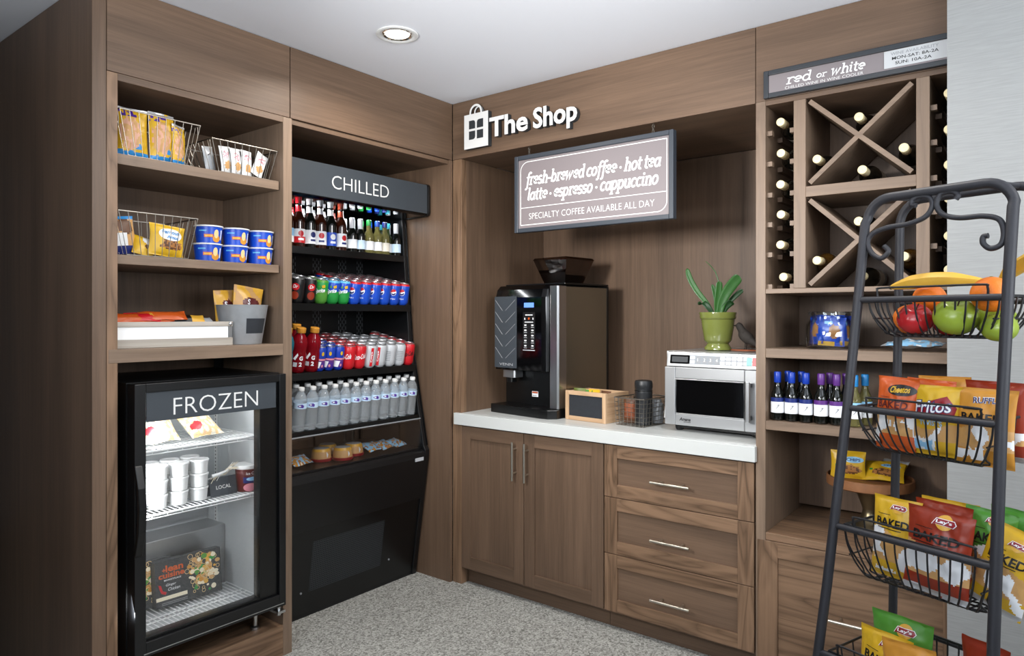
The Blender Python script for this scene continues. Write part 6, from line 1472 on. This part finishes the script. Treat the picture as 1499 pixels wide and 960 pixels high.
# chip bags
def chip_bag(name, base, seed, wd, h, word='BAKED', brand='lays', txtcol='black', low=.40, nx=46, ny=56):
    def col(u, v):
        wv = low + .05 * math.sin(u * 5 + seed)
        if v < .07: return base if seed % 2 else 'bag_foil'
        if v < wv:
            q = noise.noise(Vector((u * 3.2, v * 4.0, seed * 2.0))) + .12 * noise.noise(Vector((u * 15, v * 17, seed * 3.0)))
            if v < .22 and q > -.15: return base
            return 'chip' if q > .10 else ('tan' if q > -.10 else ('label_white' if q > -.35 else 'light_blue' if brand == 'frit' else 'label_white'))
        return base
    mb, fn = pack(wd, h, .045, col, seed, nx, ny, base, crinkle=.006)
    if word:
        mb.text(word, txtcol, off(fn, .0012, -wd * .36, h * (low + .07)), w=wd * .72, h=h * .105, bold=.03, maxlen=.007)
        mb.patch([(-wd * .34, h * (low + .215)), (-wd * .05, h * (low + .215)), (-wd * .05, h * (low + .222)), (-wd * .34, h * (low + .222))], txtcol, off(fn, .001), .01)
        mb.patch([(-wd * .34, h * (low + .040)), (wd * .22, h * (low + .040)), (wd * .22, h * (low + .050)), (-wd * .34, h * (low + .050))], txtcol, off(fn, .001), .01)
    if brand == 'lays':
        c = (wd * .10, h * (low + .32)); k = wd
        mb.patch(circ(c[0], c[1], k * .125, k * .115, 20), 'gold', off(fn, .0012), .006)
        mb.patch([(c[0] - k * .18, c[1] - k * .05), (c[0] - k * .13, c[1] + k * .055), (c[0] + k * .14, c[1] + k * .055), (c[0] + k * .18, c[1]), (c[0] + k * .14, c[1] - k * .055), (c[0] - k * .13, c[1] - k * .035)], 'label_white', off(fn, .0018), .006)
        mb.patch([(c[0] - k * .165, c[1] - k * .044), (c[0] - k * .12, c[1] + k * .047), (c[0] + k * .135, c[1] + k * .047), (c[0] + k * .165, c[1]), (c[0] + k * .135, c[1] - k * .047), (c[0] - k * .12, c[1] - k * .030)], 'deep_red', off(fn, .0024), .006)
        mb.text("Lay's", 'label_white', off(fn, .0032, c[0] - k * .115, c[1] - k * .026), w=k * .23, h=k * .062, bold=.03, maxlen=.006)
    if brand == 'ruf':
        mb.text('RUFFLES', 'label_white', off(fn, .0012, -wd * .16, h * (low + .30), .04), w=wd * .52, h=h * .085, bold=.05, maxlen=.007); mb.text('RUFFLES', 'navy', off(fn, .0020, -wd * .16, h * (low + .303), .04), w=wd * .52, h=h * .075, bold=.01, maxlen=.007)
    if brand == 'chee':
        mb.patch([(-wd * .12 + q[0], h * (low + .33) + q[1]) for q in circ(.03, 0, .033, .013, 18)], 'black', off(fn, .0012, rot=.0), .006); mb.text('Cheetos', 'yellow', off(fn, .002, -wd * .06, h * (low + .285), .06), w=wd * .42, h=h * .09, bold=.03, shear=.15, maxlen=.006)
    if brand == 'frit':
        mb.patch([(-wd * .42, h * .60), (-wd * .30, h * .72), (0, h * .80), (wd * .25, h * .86), (wd * .46, h * .70), (wd * .40, h * .52), (0, h * .55)], 'deep_red', off(fn, .0010), .008)
        mb.text('Fritos', 'navy', off(fn, .0018, -wd * .44, h * .575, .10), w=wd * .84, h=h * .20, bold=.05, shear=.2, maxlen=.007); mb.text('Fritos', 'label_white', off(fn, .0026, -wd * .43, h * .585, .10), w=wd * .82, h=h * .18, bold=.01, shear=.2, maxlen=.007)
        mb.text('Scoops' if 0 else 'TWISTS', 'light_blue', off(fn, .0016, -wd * .30, h * .43), w=wd * .5, h=h * .07, bold=.02, maxlen=.007)
    return mb.build(name)
G2, G3, G4 = 'chip bags in the second basket', 'chip bags in the third basket', 'chip bags in the lowest basket'
BAGS = [
 # basket 2
 ('orange', 1, .104, .166, 'BAKED', 'chee', 'maroon', .50, -.084, -.006, 1.106, -.16, -.06, .02, 'orange baked puff bag at the left of the second basket', G2),
 ('orange', 2, .105, .162, '', '', 'black', .3, -.040, .050, 1.106, .05, -.02, .04, 'plain orange chip bag behind the left puff bag', G2),
 ('yellow', 3, .100, .152, '', 'frit', 'black', .42, .008, -.012, 1.108, .0, -.06, .0, 'corn chip bag with big red and blue name in the second basket', G2),
 ('amber', 4, .115, .168, '', '', 'black', .3, -.020, .098, 1.106, .0, .03, -.03, 'amber chip bag with blank top behind the corn chips', G2),
 ('amber', 5, .116, .160, 'BAKED', 'ruf', 'black', .50, .102, -.014, 1.102, -.05, -.08, .0, 'amber ridged chip bag reading BAKED by the right leg', G2),
 ('brick', 6, .120, .166, '', 'lays', 'black', .42, .090, .066, 1.106, -.1, .0, .0, 'brick red chip bag behind the amber ridged bag', G2),
 # basket 3
 ('yellow', 7, .106, .182, 'BAKED', 'lays', 'black', .57, -.078, -.024, .816, .0, -.06, .02, 'yellow baked chip bag at the left of the third basket', G3),
 ('brick', 8, .138, .180, 'BAKED', 'lays', 'black', .56, .026, -.056, .818, -.05, -.10, .03, 'glossy red baked chip bag at the front of the third basket', G3),
 ('brick', 9, .122, .184, '', '', 'black', .3, .012, .014, .818, -.1, .0, .0, 'plain red chip bag just behind the glossy red one', G3),
 ('yellow', 10, .12, .180, '', '', 'black', .3, .000, .070, .818, .05, .02, .0, 'plain yellow chip bag behind the two red bags', G3),
 ('lime', 11, .100, .182, 'BAKED', 'lays', 'black', .57, .082, .042, .818, .05, -.02, .06, 'green baked chip bag between red and yellow bags', G3),
 ('yellow', 12, .104, .172, 'BAKED', 'lays', 'black', .52, .124, -.030, .820, -.05, -.12, .26, 'yellow baked chip bag leaning right in the third basket', G3),
 ('lime', 13, .110, .182, '', '', 'black', .3, .118, .100, .818, .0, .03, .05, 'plain green chip bag at the back right of the third basket', G3),
 # basket 4
 ('lime', 14, .138, .192, 'BAKED', 'lays', 'black', .54, -.078, .014, .528, .0, .0, .0, 'green baked chip bag at the back of the lowest basket', G4),
 ('yellow', 15, .118, .172, 'BAKED', 'lays', 'black', .54, -.086, -.056, .526, .0, -.06, .03, 'yellow baked chip bag at the left of the lowest basket', G4),
 ('amber', 16, .116, .185, '', 'ruf', 'black', .42, .006, -.098, .526, .0, -.06, -.10, 'amber ridged chip bag at the front of the lowest basket', G4),
 ('brick', 17, .105, .195, '', '', 'black', .3, .100, .030, .528, -.2, .05, -.05, 'brick red chip bag at the right of the lowest basket', G4)]
for base, sd_, wd, h, word, brand, tc_, low, x, y, z, yaw, tilt, roll, lab, grp in BAGS:
    o = tag(chip_bag('chip_bag', base, sd_, wd, h, word, brand, tc_, low), lab, 'chip bag', grp)
    on_stand(o, x, y, z, Matrix.Rotation(yaw, 4, 'Z') @ Matrix.Rotation(tilt, 4, 'X') @ Matrix.Rotation(roll, 4, 'Y'))
